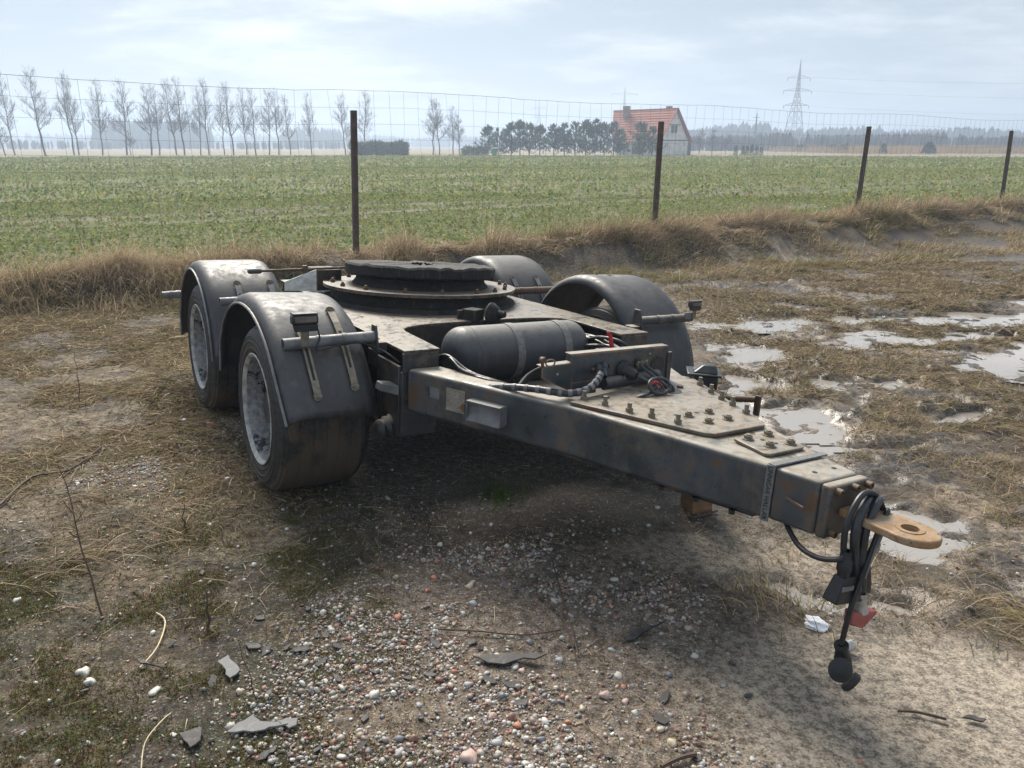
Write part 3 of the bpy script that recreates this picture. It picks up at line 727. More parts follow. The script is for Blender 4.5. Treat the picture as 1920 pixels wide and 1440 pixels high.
gravel_stuff('gravel', 14000, 1, 0.006, 0.014, d_gr, (-2.2, 2.2, 1.0, 5.0), 'coarse pink grey and white gravel in front of the dolly', 1.8)

# single stones that stand out
PEB_KINDS = [('white', (0.50, 0.48, 0.44)), ('grey', (0.33, 0.33, 0.34)), ('pink', (0.46, 0.33, 0.29)), ('brick red', (0.40, 0.17, 0.11)), ('sand coloured', (0.47, 0.40, 0.28)), ('dark grey', (0.15, 0.15, 0.165))]
Vb, Fb = ico(2)
peb_mesh = {}
for kn, kc in PEB_KINDS:
    t = NT('stone_' + kn.replace(' ', '_')); nn = t.noise(60, 5, 0.6)
    mm = t.pbr(t.mix(nn, tuple(c * 0.75 for c in kc), tuple(min(c * 1.12, .8) for c in kc)), 0.55, 0, t.bump(nn, 0.25, 0.002))
    for j in range(4):
        sh = np.array([1.2, rng.uniform(0.7, 1.0), rng.uniform(0.45, 0.7)])
        nz = fbm(Vb[:, 0] * 1.5 + 5 * j, Vb[:, 1] * 1.5 + Vb[:, 2] * 1.3, 3, 800 + j)
        V = Vb * sh * (0.50 + 1.05 * nz)[:, None]
        V = np.round(V * 3.2) / 3.2 * 0.45 + V * 0.55
        peb_mesh[kn, j] = np_mesh('pebble', V, Fb, mm, smooth=True)
cnt = 0
while cnt < 210:
    x, y = rng.uniform(-2.0, 1.9), 1.45 + 2.6 * rng.random() ** 1.5
    r, g, sa, mo, gr = [float(v[0]) for v in masks(np.array([x]), np.array([y]))]
    if rng.random() > max(g * 0.9, mo * 0.30, 0.04): continue
    kn = PEB_KINDS[int(rng.choice(6, p=[0.16, 0.28, 0.20, 0.11, 0.15, 0.10]))][0]
    if mo > 0.5: kn = 'white' if rng.random() < 0.7 else 'sand coloured'
    o = link('pebble', peb_mesh[kn, int(rng.integers(4))])
    rad = 0.0065 + 0.0095 * rng.random() ** 2.2
    o.scale = (rad,) * 3; o.rotation_euler = (rng.normal(0, 0.2), rng.normal(0, 0.2), rng.uniform(0, 6.28))
    o.location = (x, y, gz(x, y) + rad * 0.12)
    tag(o, 'smooth %s pebble lying loose on the ground in front of the dolly' % kn, 'pebble', 'loose %s pebbles in front of the dolly' % kn)
    cnt += 1
def P2(u, v, z=0.0):
    a, b = (u - 960) / 1445, (v - 720) / 1445; p = R(17.2)
    d = Vector((a, math.cos(p) - b * math.sin(p), -math.sin(p) - b * math.cos(p)))
    k = (z - CAM_H) / d.z; return d.x * k, d.y * k
for (u, v, kn, rad, lab) in [(880, 1428, 'pink', 0.040, 'largest pinkish stone at the bottom edge of the gravel'), (703, 1304, 'white', 0.026, 'big white rounded stone on the gravel below the shards'),
        (965, 1250, 'white', 0.021, 'white ring shaped stone beside the brown plank shard'), (930, 1395, 'grey', 0.024, 'blue grey upright stone at the bottom of the gravel'),
        (1135, 1306, 'pink', 0.026, 'pale pink crumbly stone right of the gravel heap'), (1158, 1267, 'white', 0.022, 'white wedge stone right of the gravel heap'),
        (156, 1262, 'white', 0.034, 'flat white stone in the moss at the lower left'), (170, 1287, 'white', 0.026, 'smaller flat white stone in the moss just below the flat one'),
        (288, 1296, 'white', 0.026, 'long white stone in the moss beside a grey shard'), (825, 1020, 'white', 0.02, 'white stone at the edge of the shade under the drawbar'),
        (395, 800, 'brick red', 0.032, 'round reddish stone at the foot of the left wheels'), (345, 790, 'grey', 0.03, 'grey stone on the soil mound by the rear left wheel'),
        (430, 905, 'white', 0.025, 'white chip on the soil beside the front left wheel'), (1260, 1395, 'sand coloured', 0.024, 'orange tan stone at the bottom right of the gravel')]:
    x, y = P2(u, v); x, y = P2(u, v, gz(x, y))
    o = link('pebble', peb_mesh[kn, int(rng.integers(4))]); rad *= 0.68; o.scale = (rad,) * 3; o.rotation_euler = (0.1, 0.1, rng.uniform(0, 6.28)); o.location = (x, y, gz(x, y) + rad * 0.15)
    tag(o, lab, 'stone')

# ------------------------------------------------------------------ broken dark shards
def shard(x, y, size, label, light=False, k=5, rz=None, group=None, tilt=0.12):
    angs = np.sort(rng.uniform(0, 2 * np.pi, k) * 0.35 + np.linspace(0, 2 * np.pi, k, endpoint=False))
    k = k + 4; angs = np.sort(rng.uniform(-0.25, 0.25, k) + np.linspace(0, 2 * np.pi, k, endpoint=False))
    poly = [(math.cos(a) * size * rng.uniform(0.5, 1.25) * 1.4, math.sin(a) * size * rng.uniform(0.4, 0.9)) for a in angs]
    m = MB().prism(poly, 0, max(0.004, size * 0.07)); o = m.build('slate_shard', M['slate_light' if light else 'slate'], bevel=0.0012, seg=1)
    o.location = (x, y, gz(x, y) + 0.004); o.rotation_euler = (rng.normal(0, tilt), rng.normal(0, tilt), rng.uniform(0, 6.28) if rz is None else rz)
    return tag(o, label, 'shard', group)
def tri_shard(u, v, pts, label, light):
    x0, y0 = P2(u, v, 0.03); poly = []
    for q in range(len(pts)):
        (a, b), (a2, b2) = pts[q], pts[(q + 1) % len(pts)]
        for f in (0, 0.25, 0.5, 0.75):
            j = 0 if f == 0 else 0.05 * math.hypot(a2 - a, b2 - b); px, py = P2(a + (a2 - a) * f + rng.normal(0, 1) * j, b + (b2 - b) * f + rng.normal(0, 0.6) * j, 0.03); poly.append((px - x0, py - y0))
    m = MB().prism(poly, 0, 0.006); o = m.build('slate_shard', M['slate_light' if light else 'slate'], bevel=0.0015, seg=1)
    o.location = (x0, y0, gz(x0, y0) + 0.012); o.rotation_euler = (0.05, 0, 0); return tag(o, label, 'shard')
tri_shard(490, 1390, [(428, 1408), (478, 1376), (492, 1388), (545, 1392), (500, 1404)], 'large light grey pointed shard at the bottom left of the gravel', True)
tri_shard(545, 1386, [(520, 1380), (562, 1376), (560, 1388), (545, 1396)], 'small pale grey shard touching the large pointed one', True)
tri_shard(365, 1425, [(340, 1412), (385, 1402), (382, 1425), (362, 1440)], 'grey split shard in the moss at the bottom edge', False)
tri_shard(430, 1290, [(412, 1275), (432, 1262), (455, 1290), (436, 1305)], 'mid grey triangular shard beside a thin twig', True)
tri_shard(290, 1280, [(262, 1275), (300, 1284), (318, 1291), (270, 1283)], 'narrow grey splinter beside white stones in the moss', False)
tri_shard(1210, 1182, [(1165, 1205), (1185, 1180), (1250, 1163), (1222, 1176), (1190, 1196)], 'long dark shard at the right side of the gravel', False)
tri_shard(950, 1245, [(885, 1246), (910, 1256), (945, 1262), (1025, 1243), (985, 1243), (940, 1244)], 'long brown black plank shard across the gravel', False)
tri_shard(1832, 1323, [(1808, 1322), (1822, 1317), (1855, 1325), (1848, 1330)], 'small dark shard on the smooth clay at the right', False)
for (cx, cy, n_, sx, sy, nm) in [(-0.62, 2.0, 18, 0.28, 0.22, 'left of the gravel heap'), (0.06, 1.98, 13, 0.30, 0.2, 'in the middle of the gravel'), (0.42, 2.1, 8, 0.2, 0.2, 'at the right of the gravel'), (-0.85, 2.35, 8, 0.25, 0.15, 'at the far side of the gravel')]:
    for _ in range(n_):
        shard(cx + rng.normal(0, sx), cy + rng.normal(0, sy), rng.uniform(0.009, 0.024), 'small black broken shard lying %s' % nm, False, int(rng.integers(4, 7)), group='black shards ' + nm)

# ------------------------------------------------------------------ dry weed stalks and twigs
def stalk(u0, v0, u1, v1, label, mat='twig', r=0.0035, lean=0.0, branches=6, name='weed_stalk', h=None):
    x, y = P2(u0, v0); g = gz(x, y); x, y = P2(u0, v0, g); g = gz(x, y)
    # tip: same distance as the foot, at the height the picture shows
    a, b = (u1 - 960) / 1445, (v1 - 720) / 1445; p = R(17.2)
    d = Vector((a, math.cos(p) - b * math.sin(p), -math.sin(p) - b * math.cos(p))); k = (y + lean) / d.y
    tip = Vector((0, 0, CAM_H)) + d * k; foot = Vector((x, y, g - 0.01))
    path = [foot.lerp(tip, i / 7) + Vector((rng.normal(0, 0.006), rng.normal(0, 0.006), 0)) * (0 < i < 7) for i in range(8)]
    m = MB().tube(path, list(np.linspace(r, r * 0.35, 8)), 5)
    ln = (tip - foot).length
    for _ in range(branches):
        f = rng.uniform(0.35, 0.95); q = foot.lerp(tip, f); e = q + Vector((rng.normal(0, 0.12), rng.normal(0, 0.1), rng.uniform(0.05, 0.22))) * ln * 0.5
        m.tube([q, q.lerp(e, 0.5) + Vector((0, 0, -0.01 * ln)), e], [r * 0.5, r * 0.4, r * 0.25], 4)
    return tag(m.build(name, M[mat], smooth=True), label, 'weed stalk')
stalk(192, 1155, 108, 870, 'tall dark leaning weed stalk at the left', r=0.0042, lean=0.25, branches=5)
stalk(150, 760, 140, 660, 'thin dark upright stalk in the straw at the left', branches=5)
stalk(485, 1320, 445, 1195, 'thin brown stalk by the grey shards in the moss', r=0.002, branches=2)
stalk(172, 490, 145, 395, 'bare thin sapling on the bank at the left', branches=7)
stalk(258, 505, 252, 470, 'short dark stalk on the bank left of the fender', branches=1)
stalk(348, 1000, 345, 945, 'short dead stem near the front left wheel', r=0.005, branches=2)
stalk(390, 1180, 388, 1105, 'withered dark stem at the edge of the gravel', r=0.006, branches=5)
stalk(1500, 435, 1520, 352, 'bare thin sapling on the bank right of the second post', branches=8)
stalk(1430, 440, 1432, 395, 'short bare sapling on the bank beyond the dolly', branches=3)
stalk(1815, 545, 1835, 480, 'dry stalk in front of the bank at the right', branches=4)
stalk(255, 990, 262, 905, 'pale dry stalk in the left straw', mat='straw_stem', r=0.0025, branches=2)
def lying(pts, label, mat='straw_stem', r=0.003, name='dry_stem'):
    path = []
    for (u, v) in pts:
        x, y = P2(u, v); g = gz(x, y); x, y = P2(u, v, g + 0.02); path.append((x, y, gz(x, y) + 0.014))
    return tag(MB().tube(spline(path, 4), r, 5).build(name, M[mat], smooth=True), label, 'stem')
lying([(262, 1250), (295, 1215), (309, 1160), (292, 1142)], 'bent pale straw stem on the moss')
lying([(263, 1440), (272, 1395), (300, 1355), (320, 1335)], 'forked pale straw at the bottom left', r=0.002)
lying([(0, 950), (60, 890), (130, 880), (190, 840)], 'dark woody stem lying across the left straw', mat='twig', r=0.006)
lying([(1035, 1050), (1055, 1120), (1075, 1190), (1085, 1230)], 'thin dark twig lying across the gravel', mat='twig', r=0.003)
lying([(1000, 1110), (1050, 1150), (1070, 1200), (1080, 1235)], 'second dark twig crossing the gravel', mat='twig', r=0.0025)
lying([(820, 1178), (900, 1185), (980, 1188), (1050, 1180)], 'long thin black root across the gravel', mat='twig', r=0.003)
lying([(1240, 1435), (1275, 1420), (1305, 1412)], 'brown stick at the bottom edge right of the gravel', mat='twig', r=0.007)
lying([(1685, 1330), (1720, 1332), (1775, 1345)], 'dark root on the clay at the lower right', mat='twig', r=0.005)
lying([(1290, 850 + 110), (1300, 968), (1345, 955)], 'flat stick beside the support block', mat='twig', r=0.006)
# crumpled paper
bm_v, bm_f = ico(3)
nzv = fbm(bm_v[:, 0] * 2.2 + 4, bm_v[:, 1] * 2.2 + bm_v[:, 2] * 1.7, 4, 901)
pv = bm_v * (0.45 + 1.0 * nzv)[:, None] * np.array([0.050, 0.034, 0.022])
x, y = P2(1533, 1160); o = link('crumpled_paper', np_mesh('crumpled_paper', pv, bm_f, M['paper'])); o.location = (x, y, gz(x, y) + 0.012); o.rotation_euler = (0.2, 0.1, -0.4)
tag(o, 'crumpled white paper scrap on the mud beside the hanging plugs', 'paper')
x, y = P2(1578, 1222, -0.02); m = MB().lathe([(0, 0), (0, 0.019), (0.05, 0.019), (0.05, 0)], (0, 0, 0), (1, 0.5, 0.15), 16)
o = m.build('tin_can', M['silver'], smooth=True); o.location = (x, y, gz(x, y) + 0.02); tag(o, 'small silver can lying behind the lowest black plug', 'can')
# ------------------------------------------------------------------ the dolly
O_ = dolly_point((0, 0, 0)); ex = dolly_point((1, 0, 0)) - O_; ey = dolly_point((0, 1, 0)) - O_; ez = dolly_point((0, 0, 1)) - O_
dolly = empty('trailer_dolly')
dolly.matrix_world = Matrix(((ex.x, ey.x, ez.x, O_.x), (ex.y, ey.y, ez.y, O_.y), (ex.z, ey.z, ez.z, O_.z), (0, 0, 0, 1)))
tag(dolly, 'dirty dark grey two axle trailer dolly with turntable and drawbar standing in the mud', 'trailer dolly')

def part(mb, name, mat, parent=None, **kw): return mb.build(name, M[mat], parent or dolly, **kw)

# --- frame plate with the oval cut-out
top_z = 0.771
out = [(-0.713, -1.195), (-0.72, 0.0), (-0.66, 0.25), (-0.62, 0.75), (-0.62, 1.15), (0.62, 1.15), (0.62, 0.75), (0.64, 0.25), (0.655, 0.0), (0.722, -1.195)]
cut = [(0.530, -1.195)]
for k in range(0, 25):
    a = math.pi * k / 24
    ca, sa = math.cos(a), math.sin(a)
    cut.append((0.525 * math.copysign(abs(ca) ** 0.55, ca), -0.86 + 0.235 * abs(sa) ** 0.55))
cut.append((-0.535, -1.195))
m = MB().prism(out + cut, top_z - 0.014, top_z)
frame = part(m, 'frame_plate', 'deck_paint', bevel=0.003)
# rim plates under the cut-out and the outer webs
m = MB()
for A, B in zip(cut[1:-2], cut[2:-1]):
    m.hexa([(A[0], A[1], 0.62), (B[0], B[1], 0.62), (B[0], B[1] + 0.012, 0.62), (A[0], A[1] + 0.012, 0.62)], [(A[0], A[1], top_z - 0.014), (B[0], B[1], top_z - 0.014), (B[0], B[1] + 0.012, top_z - 0.014), (A[0], A[1] + 0.012, top_z - 0.014)])
part(m, 'cutout_web', 'underframe', weld=False)
for sx in (-1, 1):
    m = MB().box((sx * 0.60, -0.02, 0.60), (0.016, 2.30, 0.31))
    m.box((sx * 0.60, -0.02, 0.452), (0.15, 2.30, 0.014))
    m.box((sx * 0.56, 1.12, 0.60), (0.10, 0.012, 0.30))
    part(m, 'side_web', 'underframe', bevel=0.003)
    m = MB().box((sx * 0.628, -1.187, 0.712), (0.178, 0.014, 0.090))
    part(m, 'arm_end_plate', 'chassis', bevel=0.003)
    # drop plate behind the drawbar foot, and the trailing-arm bracket
    m = MB().hexa([(sx * 0.715, -1.18, 0.36), (sx * 0.54, -1.18, 0.36), (sx * 0.54, -1.155, 0.36), (sx * 0.715, -1.155, 0.36)], [(sx * 0.715, -1.18, 0.667), (sx * 0.54, -1.18, 0.667), (sx * 0.54, -1.155, 0.667), (sx * 0.715, -1.155, 0.667)])
    m.box((sx * 0.712, -1.02, 0.52), (0.016, 0.26, 0.34)); m.box((sx * 0.712, -0.83, 0.66), (0.016, 0.12, 0.08))
    part(m, 'hanger_plate', 'chassis', bevel=0.004)
    m = MB().hexa([(sx * 0.72, -1.16, 0.555), (sx * 0.80, -1.12, 0.575), (sx * 0.80, -1.06, 0.575), (sx * 0.72, -1.06, 0.555)], [(sx * 0.72, -1.16, 0.60), (sx * 0.79, -1.12, 0.61), (sx * 0.79, -1.06, 0.61), (sx * 0.72, -1.06, 0.60)])
    part(m, 'bump_stop', 'galvanised', bevel=0.004)
    # rubber bellows of the suspension
    prof = [(0, 0.0)] + [(0.01 + 0.017 * k, 0.035 + 0.011 * (k % 2) + 0.003 * k) for k in range(7)] + [(0.13, 0.02), (0.13, 0)]
    part(MB().lathe(prof, (sx * 0.80, -1.07, 0.37), (-sx, 0.15, 0.12), 20), 'rubber_bush', 'chassis', smooth=True)
    for ya in (-0.645, 0.81):
        part(MB().tube([(sx * 0.66, ya - 0.42, 0.40), (sx * 0.66, ya - 0.1, 0.34), (sx * 0.66, ya + 0.34, 0.36)], 0.05, 8), 'trailing_arm', 'underframe', smooth=True)
        part(MB().lathe([(0, 0), (0, 0.11), (0.05, 0.13), (0.10, 0.10), (0.15, 0.13), (0.20, 0.11), (0.20, 0)], (sx * 0.66, ya + 0.32, 0.40), (0, 0, 1), 20), 'air_bellows', 'rubber', smooth=True)
m = MB().box((0, 0.05, 0.60), (1.18, 0.02, 0.28)); m.box((0, -0.60, 0.66), (1.14, 0.03, 0.2)); m.box((0, 0.62, 0.60), (1.18, 0.02, 0.28)); m.box((0, 1.135, 0.62), (1.18, 0.02, 0.26))
part(m, 'cross_member', 'underframe')
part(MB().box((0, 0.2, 0.50), (1.1, 1.7, 0.012)), 'belly_plate', 'underframe')
for ya in (-0.645, 0.81):
    part(MB().tube([(-0.9, ya, 0.405), (0.9, ya, 0.405)], 0.062, 16), 'axle', 'underframe', smooth=True)

# --- turntable (tilted a little towards the back)
TC = Vector((0.0, 0.17, 0.0)); vd = Vector((0.52, 0.85, 0)).normalized(); tilt_ax = Vector((0, 0, 1)).cross(vd)
tab = empty('turntable', TC, dolly)
def lean(o, z, deg): o.location = (0, 0, z); o.rotation_mode = 'QUATERNION'; o.rotation_quaternion = Matrix.Rotation(R(deg), 4, tilt_ax).to_quaternion(); return o
def jag(o, amt, seed, zmin=None):
    me = o.data
    for v in me.vertices:
        a = math.atan2(v.co.y, v.co.x); r = math.hypot(v.co.x, v.co.y)
        k = 1 + amt * (fbm(np.array([a * 3.2 + 20]), np.array([v.co.z * 9.0]), 3, seed)[0] - 0.5)
        v.co.x *= k; v.co.y *= k
        if zmin is not None and v.co.z > zmin: v.co.z += 0.4 * amt * (fbm(np.array([a * 9 + 3]), np.array([r * 8]), 3, seed + 1)[0] - 0.5)
    return o
fl = lean(part(MB().lathe([(0, 0.30), (0, 0.605), (-0.020, 0.605), (-0.020, 0.30)], (0, 0, 0), (0, 0, 1), 56, closed=True), 'flange_plate', 'deck_paint', tab, bevel=0.002), 0.862, 2)
jag(fl, 0.022, 41)
m = MB().lathe([(0, 0.30), (0, 0.54), (-0.055, 0.56), (-0.062, 0.60), (-0.088, 0.62), (-0.088, 0.30)], (0, 0, 0), (0, 0, 1), 56, closed=True)
lean(part(m, 'ball_race', 'grease_black', tab, smooth=True), 0.842, 1.5)
m = MB().lathe([(0.0, 0.375), (0.0, 0.43), (0.03, 0.405), (0.055, 0.40), (0.055, 0.36)], (0, 0, 0), (0, 0, 1), 64)
lean(part(m, 'ring_barrel', 'grease_black', tab, smooth=True), 0.862, 2)
m = MB().lathe([(0, 0.12), (0, 0.455), (0.012, 0.470), (0.060, 0.474), (0.072, 0.462), (0.072, 0.12)], (0, 0, 0), (0, 0, 1), 96, closed=True)
ring = lean(part(m, 'top_ring', 'grease_black', tab, smooth=True), 0.915, 4)
jag(ring, 0.06, 61, 0.045)
def hexbolt(mb, c, r=0.014, h=0.018, stud=0.02, stud_r=0.0085, ax=(0, 0, 1), washer=0.0):
    if washer: mb.lathe([(0, 0), (0, washer), (0.004, washer), (0.004, 0)], c, ax, 14)
    mb.lathe([(0.0, 0), (0.0, r), (h, r), (h, 0)], c, ax, 6)
    if stud: mb.lathe([(h, stud_r), (h + stud, stud_r), (h + stud, 0)], c, ax, 10)
    return mb
for deg in (150, 165, 188, 210, 236, 258, 282, 300, 318, 338, 352, 15, 40, 70, 100, 125):
    a = R(deg); p = Vector((math.cos(a) * 0.545, math.sin(a) * 0.545, 0)); z = 0.862 + math.tan(R(-2)) * p.dot(vd)
    o = part(hexbolt(MB(), (0, 0, 0), 0.014, 0.016, 0.010), 'bolt', 'rusty_steel', tab, smooth=True, angle=30); o.location = (p.x, p.y, z)

# --- drawbar
bt, bb = 0.690, 0.490
outer = [(-0.700, -1.196), (-0.545, -1.555), (-0.360, -1.970), (-0.225, -2.42), (-0.128, -2.775)]
inner = [(-0.535, -1.196), (-0.40, -1.56), (-0.235, -1.97), (-0.10, -2.42), (-0.02, -2.775)]
for sx in (-1, 1):
    V = []; F = []; n = len(outer)
    for (ox, oy), (ix, iy) in zip(outer, inner):
        zb = bb + 0.015 * max(0, (-oy - 2.3) / 0.5)
        for (px, py, pz) in ((ox, oy, zb), (ox, oy, bt), (ix, iy, bt), (ix, iy, zb)): V.append((-sx * px if sx == 1 else px, py, pz))
    for i in range(n - 1):
        for k in range(4): F.append((i * 4 + k, i * 4 + (k + 1) % 4, (i + 1) * 4 + (k + 1) % 4, (i + 1) * 4 + k))
    F += [(0, 1, 2, 3), tuple((n - 1) * 4 + k for k in (3, 2, 1, 0))]
    part(MB().add(V, F), 'drawbar_beam', 'beam_paint', bevel=0.016, seg=4)
part(MB().prism([(-0.235, -1.95), (0.235, -1.95), (0.03, -2.77), (-0.03, -2.77)], 0.640, 0.6885), 'filler_plate', 'plate_paint', bevel=0.003)
m = MB().prism([(-0.60, -1.21), (0.60, -1.21), (0.10, -2.70), (-0.10, -2.70)], 0.478, 0.488)
part(m, 'belly_skirt', 'underframe')
nose = part(MB().prism([(-0.125, -2.777), (0.125, -2.777), (0.093, -2.93), (-0.093, -2.93)], 0.508, 0.687), 'drawbar_nose', 'beam_paint', bevel=0.012, seg=3)
part(MB().box((0, -2.951, 0.598), (0.190, 0.038, 0.176)), 'nose_flange', 'beam_paint', nose, bevel=0.010, seg=3)
part(MB().box((-0.118, -2.852, 0.600), (0.006, 0.11, 0.006), Matrix.Rotation(R(-12), 3, 'Z')), 'weld_seam', 'beam_paint', nose)
for hx, hy in ((-0.038, -2.864), (0.055, -2.866)):
    part(MB().lathe([(0, 0), (0, 0.0085), (0.0015, 0.0085), (0.0015, 0)], (hx, hy, 0.6868), (0, 0, 1), 14), 'bolt_hole', 'rubber', nose)
for bx_, bz_ in ((-0.066, 0.668), (0.012, 0.670), (0.080, 0.668), (-0.066, 0.53), (0.066, 0.53)):
    o = part(MB().lathe([(0, 0), (0, 0.012), (0.020, 0.0115), (0.022, 0.0065), (0.012, 0.0062), (0.012, 0)], (0, 0, 0), (0, -1, 0), 18), 'bolt', 'rusty_steel', nose, smooth=True); o.location = (bx_, -2.970, bz_)
# lettered strap round the joint
strap = part(MB().hexa([(-0.138, -2.758, 0.500), (-0.131, -2.784, 0.500), (-0.125, -2.784, 0.500), (-0.125, -2.758, 0.500)], [(-0.138, -2.758, 0.6925), (-0.131, -2.784, 0.6925), (-0.125, -2.784, 0.6925), (-0.125, -2.758, 0.6925)]).box((0, -2.771, 0.6935), (0.262, 0.028, 0.006)), 'lettered_strap', 'slate_light', bevel=0.001)
def text_part(txt, size, mat_w, mat, name, parent):
    c = bpy.data.curves.new(name, 'FONT'); c.body = txt; c.size = size; c.align_x = 'CENTER'; c.align_y = 'CENTER'; c.extrude = 0.0004
    tmp = bpy.data.objects.new('tmp', c); col.objects.link(tmp)
    dg = bpy.context.evaluated_depsgraph_get(); me = bpy.data.meshes.new_from_object(tmp.evaluated_get(dg)); bpy.data.objects.remove(tmp)
    me.materials.clear(); me.materials.append(M[mat]); o = link(name, me, parent); o.matrix_local = mat_w; return o
e_side = Vector((0.007, -0.026, 0)).normalized()
nrm = Vector((-e_side.y * -1, 0, 0))
fx = Vector((0, 0, -1)); fz = Vector((-0.966, -0.26, 0)).normalized(); fy = fz.cross(fx).normalized()
text_part('UNNGAR HALLAR', 0.0225, Matrix(((fx.x, fy.x, fz.x, -0.1357), (fx.y, fy.y, fz.y, -2.7715), (fx.z, fy.z, fz.z, 0.598), (0, 0, 0, 1))), 'rubber', 'lettering', strap)
# bolted cover plates
cov = part(MB().prism([(-0.345, -1.955), (0.395, -1.80), (0.420, -1.85), (0.190, -2.455), (0.160, -2.490), (-0.095, -2.490), (-0.125, -2.465)], 0.6915, 0.706), 'cover_plate', 'plate_paint', bevel=0.003)
sm = part(MB().prism([(-0.062, -2.545), (0.105, -2.545), (0.120, -2.57), (0.108, -2.705), (0.09, -2.715), (-0.075, -2.715), (-0.085, -2.70)], 0.6915, 0.703), 'cover_plate', 'plate_paint', bevel=0.003)
BOLT_TALL = [(-0.276, -1.955), (-0.245, -2.050), (-0.214, -2.160), (-0.178, -2.245), (-0.140, -2.345), (0.350, -1.965), (0.305, -2.075), (0.268, -2.170), (0.245, -2.250), (0.208, -2.355)]
BOLT_LOW = [(-0.035, -2.292), (0.072, -2.292), (-0.022, -2.382), (0.078, -2.384)]
mt = hexbolt(MB(), (0, 0, 0), 0.0145, 0.016, 0.020, 0.009).build('bolt', M['bolt_steel'], cov, smooth=True, angle=30); mt.location = (*BOLT_TALL[0], 0.706)
ml = hexbolt(MB(), (0, 0, 0), 0.0155, 0.016, 0.004, 0.009, washer=0.021).build('bolt', M['bolt_steel'], cov, smooth=True, angle=30); ml.location = (*BOLT_LOW[0], 0.706)
def more_bolts(src, pts, parent, z):
    for (px, py) in pts:
        o = src.copy(); col.objects.link(o); o.parent = parent; o.location = (px, py, z); o.rotation_euler = (0, 0, rng.uniform(0, 1))
more_bolts(mt, BOLT_TALL[1:], cov, 0.706); more_bolts(ml, BOLT_LOW[1:], cov, 0.706)
more_bolts(ml, [(-0.025, -2.575), (0.080, -2.573), (-0.012, -2.66), (0.078, -2.672)], sm, 0.703)
for hx, hy in ((-0.07, -2.262), (0.03, -2.27), (0.10, -2.345), (0.02, -2.36), (0.02, -2.60), (0.035, -2.645)):
    part(MB().lathe([(0, 0), (0, 0.008), (0.0012, 0.008), (0.0012, 0)], (hx, hy, 0.7062 if hy > -2.5 else 0.7032), (0, 0, 1), 12), 'bolt_hole', 'rubber', cov if hy > -2.5 else sm)
part(MB().lathe([(0, 0), (0, 0.05), (0.0015, 0.05), (0.0015, 0)], (0.155, -1.985, 0.7062), (0, 0, 1), 24), 'hose_hole', 'rubber', cov)
part(hexbolt(MB(), (0.234, -1.962, 0.706), 0.016, 0.010, 0), 'bolt_head', 'rusty_steel', cov, smooth=True); part(hexbolt(MB(), (-0.174, -1.965, 0.706), 0.015, 0.008, 0), 'bolt_head', 'rusty_steel', cov, smooth=True)
for k in range(6):
    a, b = outer[2], outer[4]; f = k / 6
    part(hexbolt(MB(), (a[0] + (b[0] - a[0]) * f + 0.03, a[1] + (b[1] - a[1]) * f, 0.472), 0.012, 0.014, 0.0), 'bolt_head', 'rubber')
# towing eye: flat ring on a tapering shank
eye_c = Vector((0.018, -3.165)); V = []; ring_o = []
n = 40
for k in range(n):
    a = 2 * math.pi * k / n; ring_o.append((eye_c.x + 0.074 * math.cos(a), eye_c.y + 0.085 * math.sin(a)))
m = MB()
outl = []
for (px, py) in ring_o:
    if py > eye_c.y + 0.02: continue
    outl.append((px, py))
outl = sorted([p for p in outl], key=lambda p: math.atan2(p[1] - eye_c.y, p[0] - eye_c.x) if True else 0)
left = [(-0.045, -2.970), (-0.052, -3.05), (-0.058, -3.11)]; rightp = [(0.088, -3.11), (0.072, -3.05), (0.055, -2.970)]
arc = []
for k in range(29):
    a = R(165) + R(210) * k / 28; arc.append((eye_c.x + 0.076 * math.cos(a), eye_c.y + 0.088 * math.sin(a)))
outl = left + arc + rightp
N = len(outl); hole = []
for (px, py) in outl:
    a = math.atan2(py - eye_c.y, px - eye_c.x); hole.append((eye_c.x + 0.0265 * math.cos(a), eye_c.y + 0.0265 * math.sin(a)))
V = [(x_, y_, z_) for z_ in (0.586, 0.611) for (x_, y_) in outl] + [(x_, y_, z_) for z_ in (0.586, 0.611) for (x_, y_) in hole]
F = []
for i in range(N):
    j = (i + 1) % N
    F += [(i, j, N + j, N + i), (N + i, N + j, 3 * N + j, 3 * N + i), (j, i, 2 * N + i, 2 * N + j), (2 * N + j, 2 * N + i, 3 * N + i, 3 * N + j)]
eye = part(MB().add(V, F), 'towing_eye', 'eye_rust', bevel=0.006, seg=3)
part(MB().lathe([(0.0, 0.026), (0.0, 0.040), (0.0025, 0.040), (0.0025, 0.026)], (eye_c.x, eye_c.y, 0.611), (0, 0, 1), 28, closed=True), 'wear_bush', 'eye_rust', eye, smooth=True)

# curved wheel-chock bracket and stickers on the left beam face
A, B = Vector((-0.545, -1.555, 0)), Vector((-0.360, -1.970, 0)); td = (B - A).normalized(); on = Vector((td.y, -td.x, 0)); on = on if on.x < 0 else -on
def beam_pt(f, z, off=0.0, A=A, B=B): p = A.lerp(B, f) + on * off; return (p.x, p.y, z)
V = []; F = []; ns = 9
for i in range(ns):
    a = -1 + 2 * i / (ns - 1); z = 0.588 + a * 0.042; off = 0.052 - 0.020 * (1 - a * a)
    for f in (-0.02, 0.36): V.append(beam_pt(f, z, off))
for i in range(ns - 1): F.append((2 * i, 2 * i + 1, 2 * i + 3, 2 * i + 2))
chock = MB().add(V, F)
for z in (0.546, 0.630):
    chock.hexa([beam_pt(-0.02, z - .002, 0.0), beam_pt(0.36, z - .002, 0.0), beam_pt(0.36, z - .002, 0.052), beam_pt(-0.02, z - .002, 0.052)], [beam_pt(-0.02, z + .002, 0.0), beam_pt(0.36, z + .002, 0.0), beam_pt(0.36, z + .002, 0.052), beam_pt(-0.02, z + .002, 0.052)])
